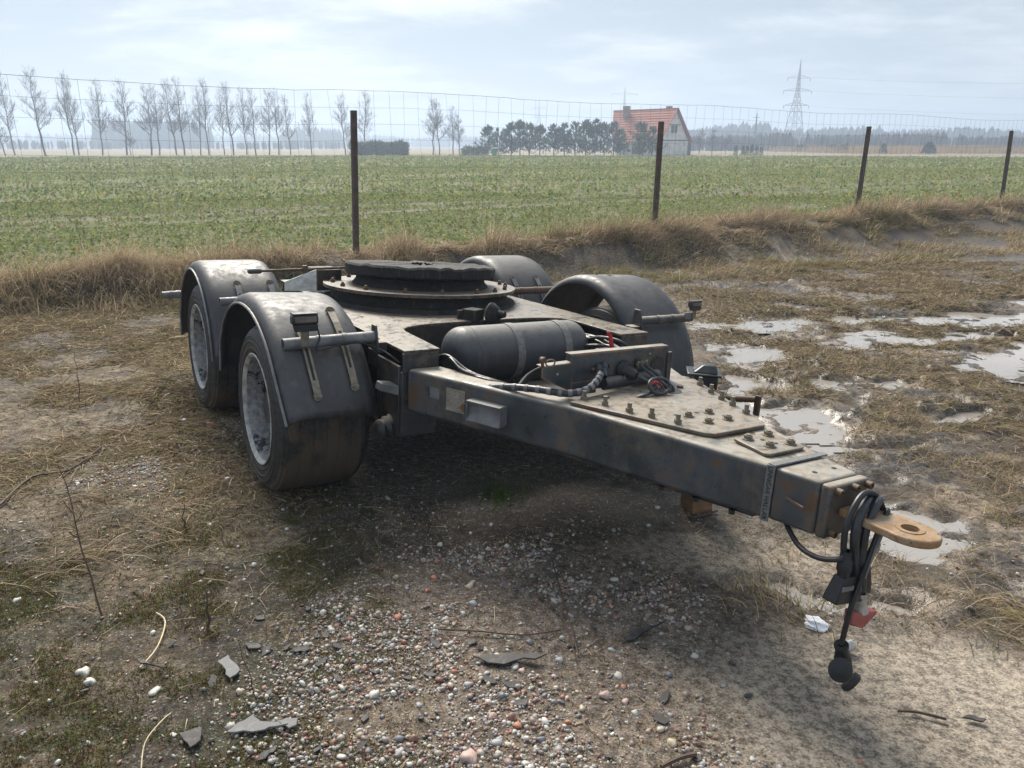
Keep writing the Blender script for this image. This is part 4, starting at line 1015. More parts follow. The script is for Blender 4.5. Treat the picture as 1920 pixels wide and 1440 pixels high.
for f in (-0.02, 0.36):
    chock.hexa([beam_pt(f, 0.548, 0.0), beam_pt(f + .008, 0.548, 0.0), beam_pt(f + .008, 0.548, 0.050), beam_pt(f, 0.548, 0.050)], [beam_pt(f, 0.628, 0.0), beam_pt(f + .008, 0.628, 0.0), beam_pt(f + .008, 0.628, 0.050), beam_pt(f, 0.628, 0.050)])
part(chock, 'curved_bracket', 'galvanised', weld=False)
A2, B2 = Vector((-0.700, -1.196, 0)), Vector((-0.545, -1.555, 0)); on_ = on; td2 = (B2 - A2).normalized(); on = Vector((td2.y, -td2.x, 0)); on = on if on.x < 0 else -on
for f0, f1, z0, z1, mt_ in ((0.36, 0.50, 0.585, 0.632, 'slate_light'), (0.60, 0.86, 0.548, 0.650, 'sticker'), (0.30, 0.34, 0.59, 0.63, 'slate')):
    if 'sticker' not in M:
        t_ = NT('sticker'); nn = t_.noise(18, 5, 0.6); ln = t_.node('ShaderNodeTexWave', wave_type='BANDS', bands_direction='Z'); ln.inputs['Scale'].default_value = 38; ln.inputs['Distortion'].default_value = 1.5; t_.l.new(t_.coord(), ln.inputs['Vector'])
        c_ = t_.mix(t_.ramp(nn, 0.35, 0.65), (0.22, 0.19, 0.15), (0.33, 0.30, 0.25)); c_ = t_.mix(t_.math('MULTIPLY', t_.ramp(ln.outputs['Fac'], 0.75, 0.9), t_.ramp(t_.noise(160, 2, 0.5), 0.45, 0.6)), c_, (0.05, 0.045, 0.04))
        c_ = t_.mix(t_.ramp(t_.noise(9, 6, 0.7), 0.56, 0.62), c_, (0.14, 0.07, 0.03)); M['sticker'] = t_.pbr(c_, 0.6)
    m = MB().hexa([beam_pt(f0, z0, 0.000, A2, B2), beam_pt(f1, z0, 0.0, A2, B2), beam_pt(f1, z0, 0.0022, A2, B2), beam_pt(f0, z0, 0.0022, A2, B2)], [beam_pt(f0, z1, 0.0, A2, B2), beam_pt(f1, z1, 0.0, A2, B2), beam_pt(f1, z1, 0.0022, A2, B2), beam_pt(f0, z1, 0.0022, A2, B2)])
    part(m, 'worn_sticker', mt_)

# --- wheels
def make_wheel(sx, ya, muddy):
    w = empty('wheel', (sx * 1.235, ya, 0.405), dolly)
    s = -sx   # inward direction
    W = 0.430
    prof = [(0.012, 0.262), (0.004, 0.275), (-0.001, 0.290), (-0.0045, 0.292), (-0.0045, 0.297), (-0.002, 0.300), (-0.0035, 0.322), (-0.0065, 0.324), (-0.0065, 0.329), (-0.004, 0.331), (-0.0035, 0.348), (-0.006, 0.350), (-0.006, 0.353), (-0.002, 0.356), (0.004, 0.370), (0.018, 0.388), (0.028, 0.392), (0.034, 0.400)]
    tread = []
    for i in range(6):
        u0 = 0.040 + i * (W - 0.08) / 6; u1 = u0 + (W - 0.08) / 6; crown = lambda u: 0.408 - 0.010 * ((u - W / 2) / (W / 2)) ** 2
        tread += [(u0 + 0.001, crown(u0)), (u1 - 0.012, crown(u1))] + ([(u1 - 0.010, crown(u1) - 0.0035), (u1 - 0.001, crown(u1) - 0.0035)] if i < 5 else [])
    back = [(W - a, r) for a, r in reversed(prof)]
    full = prof + tread + back
    mb = MB().lathe([(h, r) for h, r in full], (0, 0, 0), (s, 0, 0), 72)
    ty = mb.build('tyre', M['tyre_rubber'], w, smooth=True, angle=24)
    a = ty.data.attributes.new('mud', 'FLOAT', 'POINT'); vals = []
    for v in ty.data.vertices:
        depth = v.co.x * s; rr = math.hypot(v.co.y, v.co.z); vals.append(0.04 + (0.38 if 0.04 < depth < 0.39 else 0.0) * (1.1 if muddy else .6) + 0.42 * max(0, -v.co.z / 0.43) + 0.22 * (rr > 0.375 and depth < 0.04))
    a.data.foreach_set('value', vals)
    rim = MB().lathe([(0.012, 0.262), (-0.002, 0.272), (-0.006, 0.268), (0.000, 0.258), (0.012, 0.253)], (0, 0, 0), (s, 0, 0), 56).build('rim', M['rim_lip'], w, smooth=True, angle=40)
    part(MB().lathe([(0.012, 0.253), (0.05, 0.240), (0.13, 0.236)], (0, 0, 0), (s, 0, 0), 56), 'rim_barrel', 'rim_paint', w, smooth=True)
    part(MB().lathe([(0.10, 0.239), (0.120, 0.205), (0.135, 0.17), (0.125, 0.11), (0.12, 0.0)], (0, 0, 0), (s, 0, 0), 56), 'wheel_disc', 'rim_paint', w, smooth=True)
    part(MB().lathe([(0.13, 0.10), (0.08, 0.095), (0.065, 0.080), (0.05, 0.075), (0.05, 0)], (0, 0, 0), (s, 0, 0), 28), 'hub', 'underframe', w, smooth=True)
    for k in range(10):
        an = 2 * math.pi * k / 10
        hexbolt(MB(), (0.0, 0.0, 0.0), 0.014, 0.018, 0.012, ax=(-s, 0, 0)).build('wheel_nut', M['rusty_steel'], w, smooth=True, angle=30).location = (s * 0.130, 0.138 * math.cos(an), 0.138 * math.sin(an))
    return w
make_wheel(-1, -0.645, True); make_wheel(-1, 0.81, False); make_wheel(1, -0.645, True); make_wheel(1, 0.81, False)

# --- fenders
def resample(pts, n):
    P = np.array(spline([(p[0], p[1], 0) for p in pts], 10))[:, :2]; d = np.r_[0, np.cumsum(np.hypot(*np.diff(P, axis=0).T))]
    q = np.linspace(0, d[-1], n); return np.stack([np.interp(q, d, P[:, 0]), np.interp(q, d, P[:, 1])], 1)
class Fender:
    NP, NS = 46, 15
    def __init__(s, xo, xi, po, pi, holes=()):
        s.xo, s.xi = xo, xi; s.po, s.pi = resample(po, s.NP), resample(pi, s.NP)
        V = []; F = []
        for i in range(s.NP):
            for k in range(s.NS): V.append(s.P(i / (s.NP - 1), k / (s.NS - 1)))
        for i in range(s.NP - 1):
            for k in range(s.NS - 1):
                if (i, k) in holes: continue
                F.append((i * s.NS + k, (i + 1) * s.NS + k, (i + 1) * s.NS + k + 1, i * s.NS + k + 1))
        s.ob = MB().add(V, F).build('fender', M['fender_plastic'], dolly, smooth=True, angle=60, weld=False)
        part(MB().tube([s.P(t, 0.0) for t in np.linspace(0, 1, 40)], 0.0065, 6), 'fender_lip', 'galvanised', s.ob, smooth=True)
        so = s.ob.modifiers.new('solid', 'SOLIDIFY'); so.thickness = 0.007; so.offset = -1
    def base(s, t, arr):
        f = min(max(t, 0), 1) * (s.NP - 1); i = min(int(f), s.NP - 2); f -= i; return arr[i] * (1 - f) + arr[i + 1] * f
    def nrm(s, t, k=None):
        a = s.base(t - 0.02, s.po); b = s.base(t + 0.02, s.po); d = b - a; n = np.array([-d[1], d[0]]); n /= np.hypot(*n)
        c = np.array([s.po[:, 0].mean(), 0.3]); m = s.base(t, s.po) - c
        return n if n @ m > 0 else -n
    def P(s, t, k, off=0.0):
        e = 0.5 - abs(k - 0.5); r = 0.17; # rounded shoulders, crowned between them
        u = max(0.0, 1 - e / r); drop = 0.052 * (1 - math.sqrt(max(0, 1 - u * u)))
        kk = k
        q = s.base(t, s.po) * (1 - kk) + s.base(t, s.pi) * kk; n = s.nrm(t)
        q = q + n * (0.050 - drop + off)
        return Vector((s.xo + (s.xi - s.xo) * k, q[0], q[1]))
    def at_z(s, z, x, off=0.0, front=True):
        k = (x - s.xo) / (s.xi - s.xo); best = None
        for t in np.linspace(0.0, 0.5, 90) if front else np.linspace(0.5, 1, 90):
            p = s.P(t, k, off)
            if best is None or abs(p.z - z) < abs(best.z - z): best = p
        return best
LFo = [(-1.216, 0.491), (-1.14, 0.565), (-1.068, 0.638), (-0.911, 0.781), (-0.69, 0.876), (-0.43, 0.889), (-0.209, 0.829), (-0.034, 0.720), (0.060, 0.591), (0.100, 0.424)]
LFi = [(-1.065, 0.420), (-1.045, 0.50), (-1.000, 0.58), (-0.880, 0.72), (-0.70, 0.835), (-0.44, 0.870), (-0.23, 0.82), (-0.05, 0.71), (0.045, 0.58), (0.085, 0.42)]
def arc_prof(yc, zc, r, a0, a1, n=12): return [(yc - r * math.cos(R(a)), zc + r * math.sin(R(a))) for a in np.linspace(a0, a1, n)]
fLF = Fender(-1.250, -0.785, LFo, LFi)
LRp = arc_prof(0.845, 0.350, 0.545, 8, 178)
fLR = Fender(-1.250, -0.785, LRp, LRp)
RFp = arc_prof(-0.525, 0.385, 0.545, -8, 172)
fRF = Fender(1.230, 0.745, RFp, [(y_, z_ + 0.012) for y_, z_ in RFp], holes={(25, 8), (25, 9), (26, 6), (26, 8), (26, 9), (24, 7), (25, 6), (27, 9), (27, 10)})
RRp = arc_prof(0.82, 0.365, 0.545, 5, 175)
fRR = Fender(1.230, 0.745, RRp, RRp)
def strap_on(f, x, z0, z1, w=0.032, mat='galvanised'):
    """slotted steel strap screwed to the fender face"""
    zs = np.linspace(z0, z1, 9); C = [f.at_z(z, x, 0.010) for z in zs]; m = MB()
    for i in range(8):
        a, b = C[i], C[i + 1]
        segs = [(-w / 2, w / 2)] if i in (0, 1, 6, 7) else [(-w / 2, -w / 5), (w / 5, w / 2)]
        for l, r_ in segs:
            m.hexa([a + Vector((l, 0, 0)), a + Vector((r_, 0, 0)), b + Vector((r_, 0, 0)), b + Vector((l, 0, 0))], [q + Vector((0, -0.005, 0.003)) for q in (a + Vector((l, 0, 0)), a + Vector((r_, 0, 0)), b + Vector((r_, 0, 0)), b + Vector((l, 0, 0)))])
    p = part(m, 'strap', mat, f.ob, weld=False)
    for z, rr in ((z0, 0.023), (z1, 0.020)):
        c = f.at_z(z, x, 0.008); nn = Vector((0, -0.75, 0.66)) if z > 0.75 else Vector((0, -0.95, 0.25))
        part(MB().lathe([(0, 0), (0, rr), (0.005, rr), (0.005, 0.009), (0.012, 0.008), (0.012, 0)], c, nn, 18), 'strap_pad', mat if z < 0.75 else 'rusty_steel', f.ob, smooth=True)
strap_on(fLF, -1.095, 0.835, 0.585, mat='bolt_steel'); strap_on(fLF, -0.905, 0.885, 0.600, mat='bolt_steel')
strap_on(fLR, -1.055, 0.84, 0.66); strap_on(fLR, -0.86, 0.84, 0.66)
strap_on(fRR, 0.86, 0.84, 0.66); strap_on(fRR, 1.06, 0.84, 0.66)
def tube_part(a, b, r, name, mat, plate=True):
    a, b = Vector(a), Vector(b); d = (b - a).normalized()
    o = part(MB().lathe([(0, r * 0.86), (0, r), ((b - a).length, r), ((b - a).length, r * 0.86), (0.0, r * 0.86)], a, d, 24), name, mat, smooth=True, angle=30)
    for f in (0.35, 0.62):
        part(MB().lathe([(0, r), (0, r * 1.1), (0.022, r * 1.1), (0.022, r)], a + d * (b - a).length * f, d, 24), 'clamp_band', mat, o, smooth=True, angle=30)
    return o
yt = -0.985
tLF = tube_part((-1.195, yt, 0.790), (-0.765, yt, 0.800), 0.026, 'fender_tube', 'galvanised')
part(MB().hexa([(-0.775, yt - 0.055, 0.735), (-0.765, yt - 0.055, 0.735), (-0.765, yt + 0.05, 0.735), (-0.775, yt + 0.05, 0.735)], [(-0.775, yt - 0.02, 0.855), (-0.765, yt - 0.02, 0.855), (-0.765, yt + 0.03, 0.855), (-0.775, yt + 0.03, 0.855)]).box((-0.742, yt + 0.01, 0.75), (0.05, 0.07, 0.05)), 'tube_flange', 'chassis', tLF, bevel=0.004)
tRF = tube_part((1.185, -1.035, 0.800), (0.785, -1.035, 0.800), 0.024, 'fender_tube', 'chassis')
part(MB().hexa([(0.775, -1.09, 0.74), (0.785, -1.09, 0.74), (0.785, -0.98, 0.74), (0.775, -0.98, 0.74)], [(0.775, -1.05, 0.865), (0.785, -1.05, 0.865), (0.785, -1.0, 0.865), (0.775, -1.0, 0.865)]).box((0.752, -1.03, 0.75), (0.06, 0.07, 0.05)), 'tube_flange', 'chassis', tRF, bevel=0.004)
tube_part((-1.20, 0.285, 0.775), (-0.76, 0.285, 0.785), 0.024, 'fender_tube', 'galvanised')
tube_part((1.08, 0.22, 0.785), (0.63, 0.22, 0.785), 0.024, 'fender_tube', 'rusty_steel')
tube_part((-1.36, 1.36, 0.655), (-1.22, 1.36, 0.66), 0.024, 'fender_tube', 'galvanised')
# position lamps on the front fenders
def lamp(c, rz, label, mat='dark_plastic'):
    l = empty('position_lamp', c, dolly, rz)
    tag(l, label)
    m = MB().prism([(-0.058, -0.02), (0.058, -0.02), (0.058, 0.028), (-0.058, 0.028)], 0.0, 0.044)
    part(m, 'housing', mat, l, bevel=0.009, seg=3)
    part(MB().box((0, -0.021, 0.024), (0.094, 0.006, 0.024)), 'lens', 'lens', l, bevel=0.002)
    part(MB().box((0, 0.006, 0.047), (0.110, 0.050, 0.007)), 'lid', mat, l, bevel=0.002)
    part(MB().hexa([(-0.05, -0.018, -0.03), (0.05, -0.018, -0.03), (0.04, 0.02, -0.03), (-0.04, 0.02, -0.03)], [(-0.058, -0.02, 0.0), (0.058, -0.02, 0.0), (0.05, 0.02, 0.0), (-0.05, 0.02, 0.0)]), 'mount', mat, l, bevel=0.004)
    part(MB().box((0, 0.0, -0.06), (0.036, 0.006, 0.075)), 'mount_strip', 'bolt_steel', l)
    return l
lamp((-1.105, -1.012, 0.880), 0.0, 'black lamp on the front left fender tube')
lamp((1.180, -1.065, 0.868), 0.0, 'weathered lamp on the front right fender tube', 'slate').scale = (0.72, 0.72, 0.72)
part(MB().tube(spline([(-1.055, -1.02, 0.875), (-1.045, -1.03, 0.82), (-1.06, -1.03, 0.765), (-0.97, -1.02, 0.775), (-0.88, -1.015, 0.785), (-0.80, -1.02, 0.765), (-0.74, -1.05, 0.735), (-0.70, -1.12, 0.70)], 5), 0.004, 6), 'lamp_cable', 'rubber', smooth=True)
part(MB().box((1.150, -1.055, 0.815), (0.07, 0.012, 0.04)), 'tube_clip', 'galvanised', bevel=0.003)

# --- air tank
tk = Vector((0, -1.005, 0.680)); hl, tr = 0.405, 0.142
prof = [(-hl, 0)] + [(-hl + 0.085 * (1 - math.cos(R(a))), tr * math.sin(R(a)) ** 0.75) for a in range(8, 91, 8)] + [(-hl + 0.12, tr + .001), (hl - 0.12, tr + .001)] + [(hl - 0.085 * (1 - math.cos(R(a))), tr * math.sin(R(a)) ** 0.75) for a in range(88, 7, -8)] + [(hl, 0)]
tank = part(MB().lathe(prof, tk, (1, 0, 0), 48), 'air_tank', 'tank_paint', smooth=True, angle=50)
for bx_ in (-0.055, 0.235):
    part(MB().lathe([(-0.021, tr), (-0.021, tr + 0.0045), (0.021, tr + 0.0045), (0.021, tr)], (bx_, tk.y, tk.z), (1, 0, 0), 48), 'tank_strap', 'strap_grey', tank, smooth=True, angle=30)
part(MB().lathe([(-.002, tr), (-.002, tr + 0.002), (0.002, tr + 0.002), (0.002, tr)], (-0.285, tk.y, tk.z), (1, 0, 0), 48), 'weld_seam', 'tank_paint', tank, smooth=True)
# --- brake valve behind the tank
bv = part(MB().lathe([(0, 0), (0, 0.055), (0.012, 0.066), (0.022, 0.066), (0.030, 0.058), (0.050, 0.045), (0.060, 0.025), (0.10, 0.016), (0.10, 0)], (0.055, -0.62, 0.800), (0.45, -0.8, 0.1), 28), 'relay_valve', 'grease_black', smooth=True)
part(MB().box((-0.03, -0.585, 0.795), (0.09, 0.09, 0.07), Matrix.Rotation(R(25), 3, 'Z')), 'valve_body', 'grease_black', bv, bevel=0.006)
part(MB().box((-0.06, -0.55, 0.775), (0.10, 0.012, 0.09)), 'valve_bracket', 'underframe', bv)

# --- connector panel
py = -1.835
pn = part(MB().box((0.0, py, 0.782), (0.53, 0.006, 0.155)).box((0.0, py + 0.022, 0.861), (0.53, 0.044, 0.005)).box((-0.19, py - 0.001, 0.715), (0.13, 0.006, 0.055)), 'socket_panel', 'beam_paint', bevel=0.002)
part(MB().box((0.272, py - 0.004, 0.770), (0.026, 0.012, 0.13)), 'panel_edge', 'chassis', pn, bevel=0.003)
tabp = part(MB().hexa([(-0.405, py - 0.004, 0.775), (-0.255, py - 0.004, 0.705), (-0.255, py + 0.002, 0.705), (-0.405, py + 0.002, 0.775)], [(-0.405, py - 0.004, 0.822), (-0.255, py - 0.004, 0.826), (-0.255, py + 0.002, 0.826), (-0.405, py + 0.002, 0.822)]).box((-0.33, py + 0.02, 0.824), (0.15, 0.044, 0.004), Matrix.Rotation(R(-1.5), 3, 'Y')), 'panel_tab', 'beam_paint', pn, bevel=0.002)
part(MB().tube([(-0.40, py, 0.82), (-0.405, py, 0.842), (-0.39, py, 0.858)], 0.007, 8).lathe([(0, 0), (0, 0.012), (0.02, 0.012), (0.02, 0)], (-0.402, py - 0.01, 0.85), (0, 1, 0), 14), 'split_pin', 'rusty_steel', pn, smooth=True)
part(MB().tube([(-0.365 + 0.022 * math.cos(a), py, 0.835 + 0.014 * math.sin(a)) for a in np.linspace(0, 6.28, 15)], 0.0035, 6), 'pin_ring', 'bolt_steel', pn, smooth=True)
part(MB().lathe([(0, 0), (0, 0.038), (0.003, 0.038), (0.003, 0)], (0.205, py - 0.0032, 0.782), (0, -1, 0), 24), 'panel_hole', 'underframe', pn)
part(MB().lathe([(0, 0.040), (0, 0.044), (0.012, 0.042), (0.018, 0.030), (0.06, 0.024), (0.075, 0.016), (0.075, 0)], (0.010, py - 0.003, 0.775), (0.25, -0.95, -0.15), 24), 'socket_plug', 'rubber', pn, smooth=True)
for bx_ in (0.088, 0.116):
    part(MB().lathe([(0, 0), (0, 0.015), (0.02, 0.015), (0.02, 0.009), (0.012, 0.009), (0.012, 0)], (bx_, py - 0.003, 0.795), (0.1, -1, 0), 16), 'hose_fitting', 'bolt_steel', pn, smooth=True)
part(MB().box((0.088, py - 0.008, 0.80), (0.03, 0.012, 0.04)), 'fitting_block', 'rubber', pn, bevel=0.004)
for bx_, zz in ((-0.125, 0.80), (-0.098, 0.808)):
    part(MB().lathe([(0, 0.010), (0, 0.017), (0.03, 0.018), (0.032, 0.014), (0.06, 0.013), (0.075, 0.010)], (bx_, py - 0.006, zz), (-0.45, -0.75, -0.5), 16), 'hose_nut', 'rubber_grey', pn, smooth=True)
part(MB().lathe([(0, 0), (0, 0.011), (0.02, 0.011), (0.02, 0)], (-0.150, py, 0.79), (0, -1, 0), 6), 'bolt_head', 'rusty_steel', pn); part(MB().lathe([(0, 0), (0, 0.009), (0.012, 0.009), (0.012, 0)], (-0.060, py, 0.80), (0, -1, 0), 6), 'bolt_head', 'rusty_steel', pn)
for bx_, zz in ((-0.33, 0.787), (0.155, 0.835), (0.14, 0.805)): part(MB().lathe([(0, 0), (0, 0.005), (0.004, 0.005), (0.004, 0)], (bx_, py - 0.003, zz), (0, -1, 0), 10), 'rivet', 'silver', pn)
part(MB().lathe([(0, 0), (0, 0.028), (0.30, 0.028), (0.30, 0)], (-0.10, py - 0.018, 0.728), (1, 0, 0.03), 20), 'grey_pipe', 'tank_paint', pn, smooth=True, angle=40)
part(MB().box((0.0, py - 0.04, 0.745), (0.014, 0.004, 0.045)), 'pipe_clip', 'silver', pn)
# spiral-wrapped hose bundle
pth = spline([(-0.52, -1.50, 0.655), (-0.46, -1.66, 0.700), (-0.40, -1.80, 0.720), (-0.33, -1.90, 0.722), (-0.25, -1.93, 0.735), (-0.18, -1.91, 0.765), (-0.145, -1.885, 0.785)], 8)
hz = part(MB().tube(pth, [0.0145] * len(pth), 12), 'wrapped_hose', 'rubber_grey', smooth=True)
for i in range(4, len(pth) - 4, 3):
    d = (pth[i + 1] - pth[i]).normalized(); part(MB().lathe([(0, 0.0135), (0, 0.0160), (0.017, 0.0160), (0.017, 0.0135)], pth[i], d, 14), 'wrap_turn', 'galvanised', hz, smooth=True, angle=30)
def hose(pts, r, mat='rubber', name='hose', n=6, seg=8): return part(MB().tube(spline(pts, n), r, seg), name, mat, smooth=True)
hose([(0.035, -1.91, 0.763), (0.06, -1.96, 0.745), (0.075, -1.985, 0.728), (0.03, -2.01, 0.718), (-0.03, -2.02, 0.712), (-0.06, -1.98, 0.69)], 0.0075, 'rubber_grey')
for bx_ in (0.088, 0.116): hose([(bx_, -1.855, 0.795), (bx_ + 0.01, -1.90, 0.775), (bx_ + 0.03, -1.96, 0.745), (bx_ + 0.045, -1.995, 0.72), (0.155, -2.0, 0.69)], 0.007, 'rubber_grey')
hose([(0.06 + 0.055 * math.cos(a) + 0.01, -2.01 + 0.02 * math.sin(a), 0.742 + 0.028 * math.sin(a)) for a in np.linspace(0, 6.1, 14)], 0.0075, 'rubber_grey', 'hose_coil', 3)
hose([(0.06 + 0.035 * math.cos(a), -2.0 + 0.02 * math.sin(a), 0.735 + 0.018 * math.sin(a)) for a in np.linspace(0.5, 6.3, 12)], 0.006, 'rubber', 'hose_coil', 3)
hose([(0.03, -1.99, 0.745), (0.07, -1.985, 0.752), (0.10, -1.99, 0.735)], 0.006, 'red_plastic', 'red_hose')
# cable bundles round the tank
for k in range(5):
    j = rng.normal(0, 0.010, 3)
    hose([(-0.56 + j[0], -0.80, 0.60), (-0.50 + j[1], -1.00, 0.64 + j[0]), (-0.505 + j[1], -1.20, 0.715 + 0.006 * k), (-0.49 + j[0], -1.36, 0.700 + j[2] * .6), (-0.435 + j[2], -1.52, 0.690), (-0.33, -1.62 + j[0], 0.66), (-0.28, -1.75, 0.62)], 0.0062, 'rubber_grey' if k % 2 else 'rubber')
for k in range(3):
    hose([(-0.36, -1.60, 0.655 + .01 * k), (-0.28, -1.56, 0.69 + 0.012 * k), (-0.20, -1.60, 0.735 + .012 * k), (-0.14, -1.70, 0.76 + 0.01 * k), (-0.12, -1.80, 0.765)], 0.008, 'rubber')
for k in range(7):
    a0 = 0.012 * k
    hose([(0.40, -0.80 - a0, 0.66 + 0.016 * (k % 3)), (0.46 - a0, -0.95, 0.715 + 0.008 * (k % 3)), (0.49 - a0, -1.12, 0.72 + 0.006 * (k % 4)), (0.50 - a0, -1.30, 0.69), (0.46 - a0, -1.45, 0.66), (0.40, -1.55, 0.62)], 0.0075, 'rubber_grey' if k % 2 else 'rubber')
hose([(0.42, -1.05, 0.72), (0.37, -1.22, 0.77), (0.40, -1.36, 0.77), (0.45, -1.42, 0.70), (0.43, -1.46, 0.62)], 0.009, 'rubber')
hose([(0.33, -1.1, 0.70), (0.38, -1.3, 0.735), (0.33, -1.45, 0.70), (0.26, -1.5, 0.68)], 0.011, 'rubber')
part(MB().hexa([(0.345, -1.345, 0.735), (0.372, -1.345, 0.735), (0.372, -1.335, 0.735), (0.345, -1.335, 0.735)], [(0.325, -1.345, 0.812), (0.345, -1.345, 0.812), (0.345, -1.335, 0.812), (0.325, -1.335, 0.812)]).box((0.328, -1.34, 0.815), (0.022, 0.012, 0.022)), 'red_tap', 'red_plastic', bevel=0.003)
part(MB().box((0.34, -1.32, 0.705), (0.12, 0.06, 0.06)), 'valve_block', 'rubber', bevel=0.01)
part(MB().prism([(-0.50, -1.2), (0.50, -1.2), (0.26, -1.85), (-0.26, -1.85)], 0.555, 0.567), 'tray', 'underframe')
# --- black socket holder and bent pipe on the right beam
pb = Vector((0.545, -1.845, 0))
bx = part(MB().prism([(0.475, -1.885), (0.560, -1.955), (0.640, -1.860), (0.565, -1.785)], 0.665, 0.728), 'park_socket', 'dark_plastic', bevel=0.008, seg=3)
part(MB().prism([(0.450, -1.87), (0.560, -1.975), (0.665, -1.860), (0.550, -1.755)], 0.728, 0.738), 'flange_lid', 'dark_plastic', bx, bevel=0.004)
part(MB().hexa([(0.490, -1.872), (0.560, -1.94), (0.630, -1.86), (0.56, -1.79)] and [(0.480, -1.872, 0.738), (0.560, -1.952, 0.738), (0.640, -1.862, 0.738), (0.560, -1.782, 0.738)], [(0.535, -1.880, 0.772), (0.580, -1.92, 0.772), (0.610, -1.88, 0.772), (0.570, -1.84, 0.772)]), 'domed_cap', 'dark_plastic', bx, bevel=0.008, seg=3)
part(MB().hexa([(0.50, -1.90, 0.56), (0.55, -1.95, 0.56), (0.60, -1.88, 0.56), (0.55, -1.83, 0.56)], [(0.48, -1.89, 0.665), (0.555, -1.95, 0.665), (0.62, -1.87, 0.665), (0.56, -1.80, 0.665)]), 'socket_body', 'dark_plastic', bx, bevel=0.006)
part(MB().tube(spline([(0.44, -1.90, 0.625), (0.50, -2.00, 0.640), (0.56, -2.10, 0.655)], 4), 0.015, 14), 'bent_pipe', 'rusty_steel', smooth=True)
part(MB().box((0.563, -2.112, 0.630), (0.012, 0.03, 0.09)), 'pipe_end_plate', 'rusty_steel', bevel=0.002)
part(MB().lathe([(0, 0), (0, 0.055), (0.004, 0.055), (0.004, 0)], (0.505, -2.06, 0.585), (0.7, -0.5, 0.5), 20), 'hanging_cap', 'rubber', smooth=True, angle=40)
for o_ in (bx,): o_.location = (-0.055, 0.03, -0.012)
# --- release lever and grey guard plate at the back left
part(MB().tube([(-0.96, 0.41, 0.930), (-0.62, 0.44, 0.934), (-0.36, 0.47, 0.936)], 0.008, 8), 'release_lever', 'rusty_steel', smooth=True)
part(MB().lathe([(0, 0), (0, 0.012), (0.01, 0.016), (0.07, 0.016), (0.08, 0.012), (0.08, 0)], (-1.01, 0.406, 0.930), (1, 0.05, 0), 14), 'lever_grip', 'tank_paint', smooth=True)
part(MB().box((-0.66, 0.437, 0.934), (0.03, 0.03, 0.045)), 'lever_joint', 'rusty_steel', bevel=0.004)
part(MB().hexa([(-0.78, 0.46, 0.80), (-0.60, 0.40, 0.80), (-0.60, 0.406, 0.80), (-0.78, 0.466, 0.80)], [(-0.78, 0.46, 0.855), (-0.60, 0.40, 0.935), (-0.60, 0.406, 0.935), (-0.78, 0.466, 0.855)]), 'guard_plate', 'white_paint')
part(MB().box((-0.50, 0.55, 0.86), (0.16, 0.20, 0.13)), 'lock_housing', 'underframe', bevel=0.005)
# --- cables hung round the towing eye, with their plugs
hk = Vector((-0.02, -3.03, 0.63))
def hang(pts, r, mat='rubber', name='cable'): return part(MB().tube(spline(pts, 6), r, 10), name, mat, smooth=True)
hang([(-0.05, -2.78, 0.512), (-0.09, -2.84, 0.490), (-0.13, -2.92, 0.472), (-0.135, -2.99, 0.470), (-0.120, -3.045, 0.487), (-0.09, -3.05, 0.50)], 0.0085)
hang([(-0.095, -3.045, 0.495), (-0.100, -3.040, 0.567), (-0.076, -3.035, 0.631), (-0.023, -3.03, 0.675), (0.036, -3.035, 0.660), (0.075, -3.045, 0.601), (0.066, -3.055, 0.55), (0.01, -3.06, 0.475)], 0.0095)
hang([(0.045, -3.00, 0.600), (0.03, -3.02, 0.645), (-0.02, -3.04, 0.645), (-0.062, -3.05, 0.60), (-0.065, -3.055, 0.53), (-0.035, -3.055, 0.44), (0.000, -3.055, 0.345)], 0.0145, 'rubber_grey')
hang([(0.055, -3.01, 0.610), (0.045, -3.04, 0.650), (0.000, -3.06, 0.640), (-0.035, -3.065, 0.58), (-0.030, -3.065, 0.48), (0.004, -3.06, 0.40), (0.012, -3.06, 0.335)], 0.0125, 'rubber_grey')
hang([(0.085, -3.04, 0.600), (0.06, -3.065, 0.618), (0.02, -3.075, 0.580), (-0.012, -3.078, 0.50), (-0.035, -3.078, 0.42), (-0.062, -3.078, 0.323), (-0.072, -3.075, 0.200)], 0.0085, 'rubber')
hang([(0.080, -3.055, 0.607), (0.045, -3.075, 0.600), (0.01, -3.085, 0.545), (-0.015, -3.082, 0.47), (-0.025, -3.08, 0.42)], 0.0065, 'galvanised')
pa = part(MB().lathe([(0, 0.010), (0.0, 0.016), (0.03, 0.018), (0.035, 0.022), (0.065, 0.022), (0.065, 0.018), (0.085, 0.018), (0.085, 0)], (-0.092, -3.05, 0.512), (0.06, 0, -1), 20), 'plug', 'rubber', smooth=True, angle=40)
tag(pa, 'black plug box with a pale label')
part(MB().hexa([(-0.135, -3.075, 0.350), (0.005, -3.075, 0.325), (0.005, -3.02, 0.325), (-0.135, -3.02, 0.350)], [(-0.105, -3.07, 0.430), (-0.045, -3.07, 0.425), (-0.045, -3.03, 0.425), (-0.105, -3.03, 0.430)]), 'plug_box', 'rubber', pa, bevel=0.006)
part(MB().hexa([(-0.118, -3.0765, 0.392), (-0.062, -3.0765, 0.386), (-0.062, -3.0735, 0.386), (-0.118, -3.0735, 0.392)], [(-0.113, -3.0765, 0.406), (-0.062, -3.0765, 0.400), (-0.062, -3.072, 0.400), (-0.113, -3.072, 0.406)]), 'pale_label', 'slate_light', pa)
part(MB().lathe([(0, 0.012), (0.0, 0.022), (0.10, 0.036), (0.13, 0.036), (0.14, 0.02), (0.14, 0)], (0.025, -3.03, 0.47), (0.12, 0, -1), 20), 'plug', 'rubber', smooth=True, angle=40)
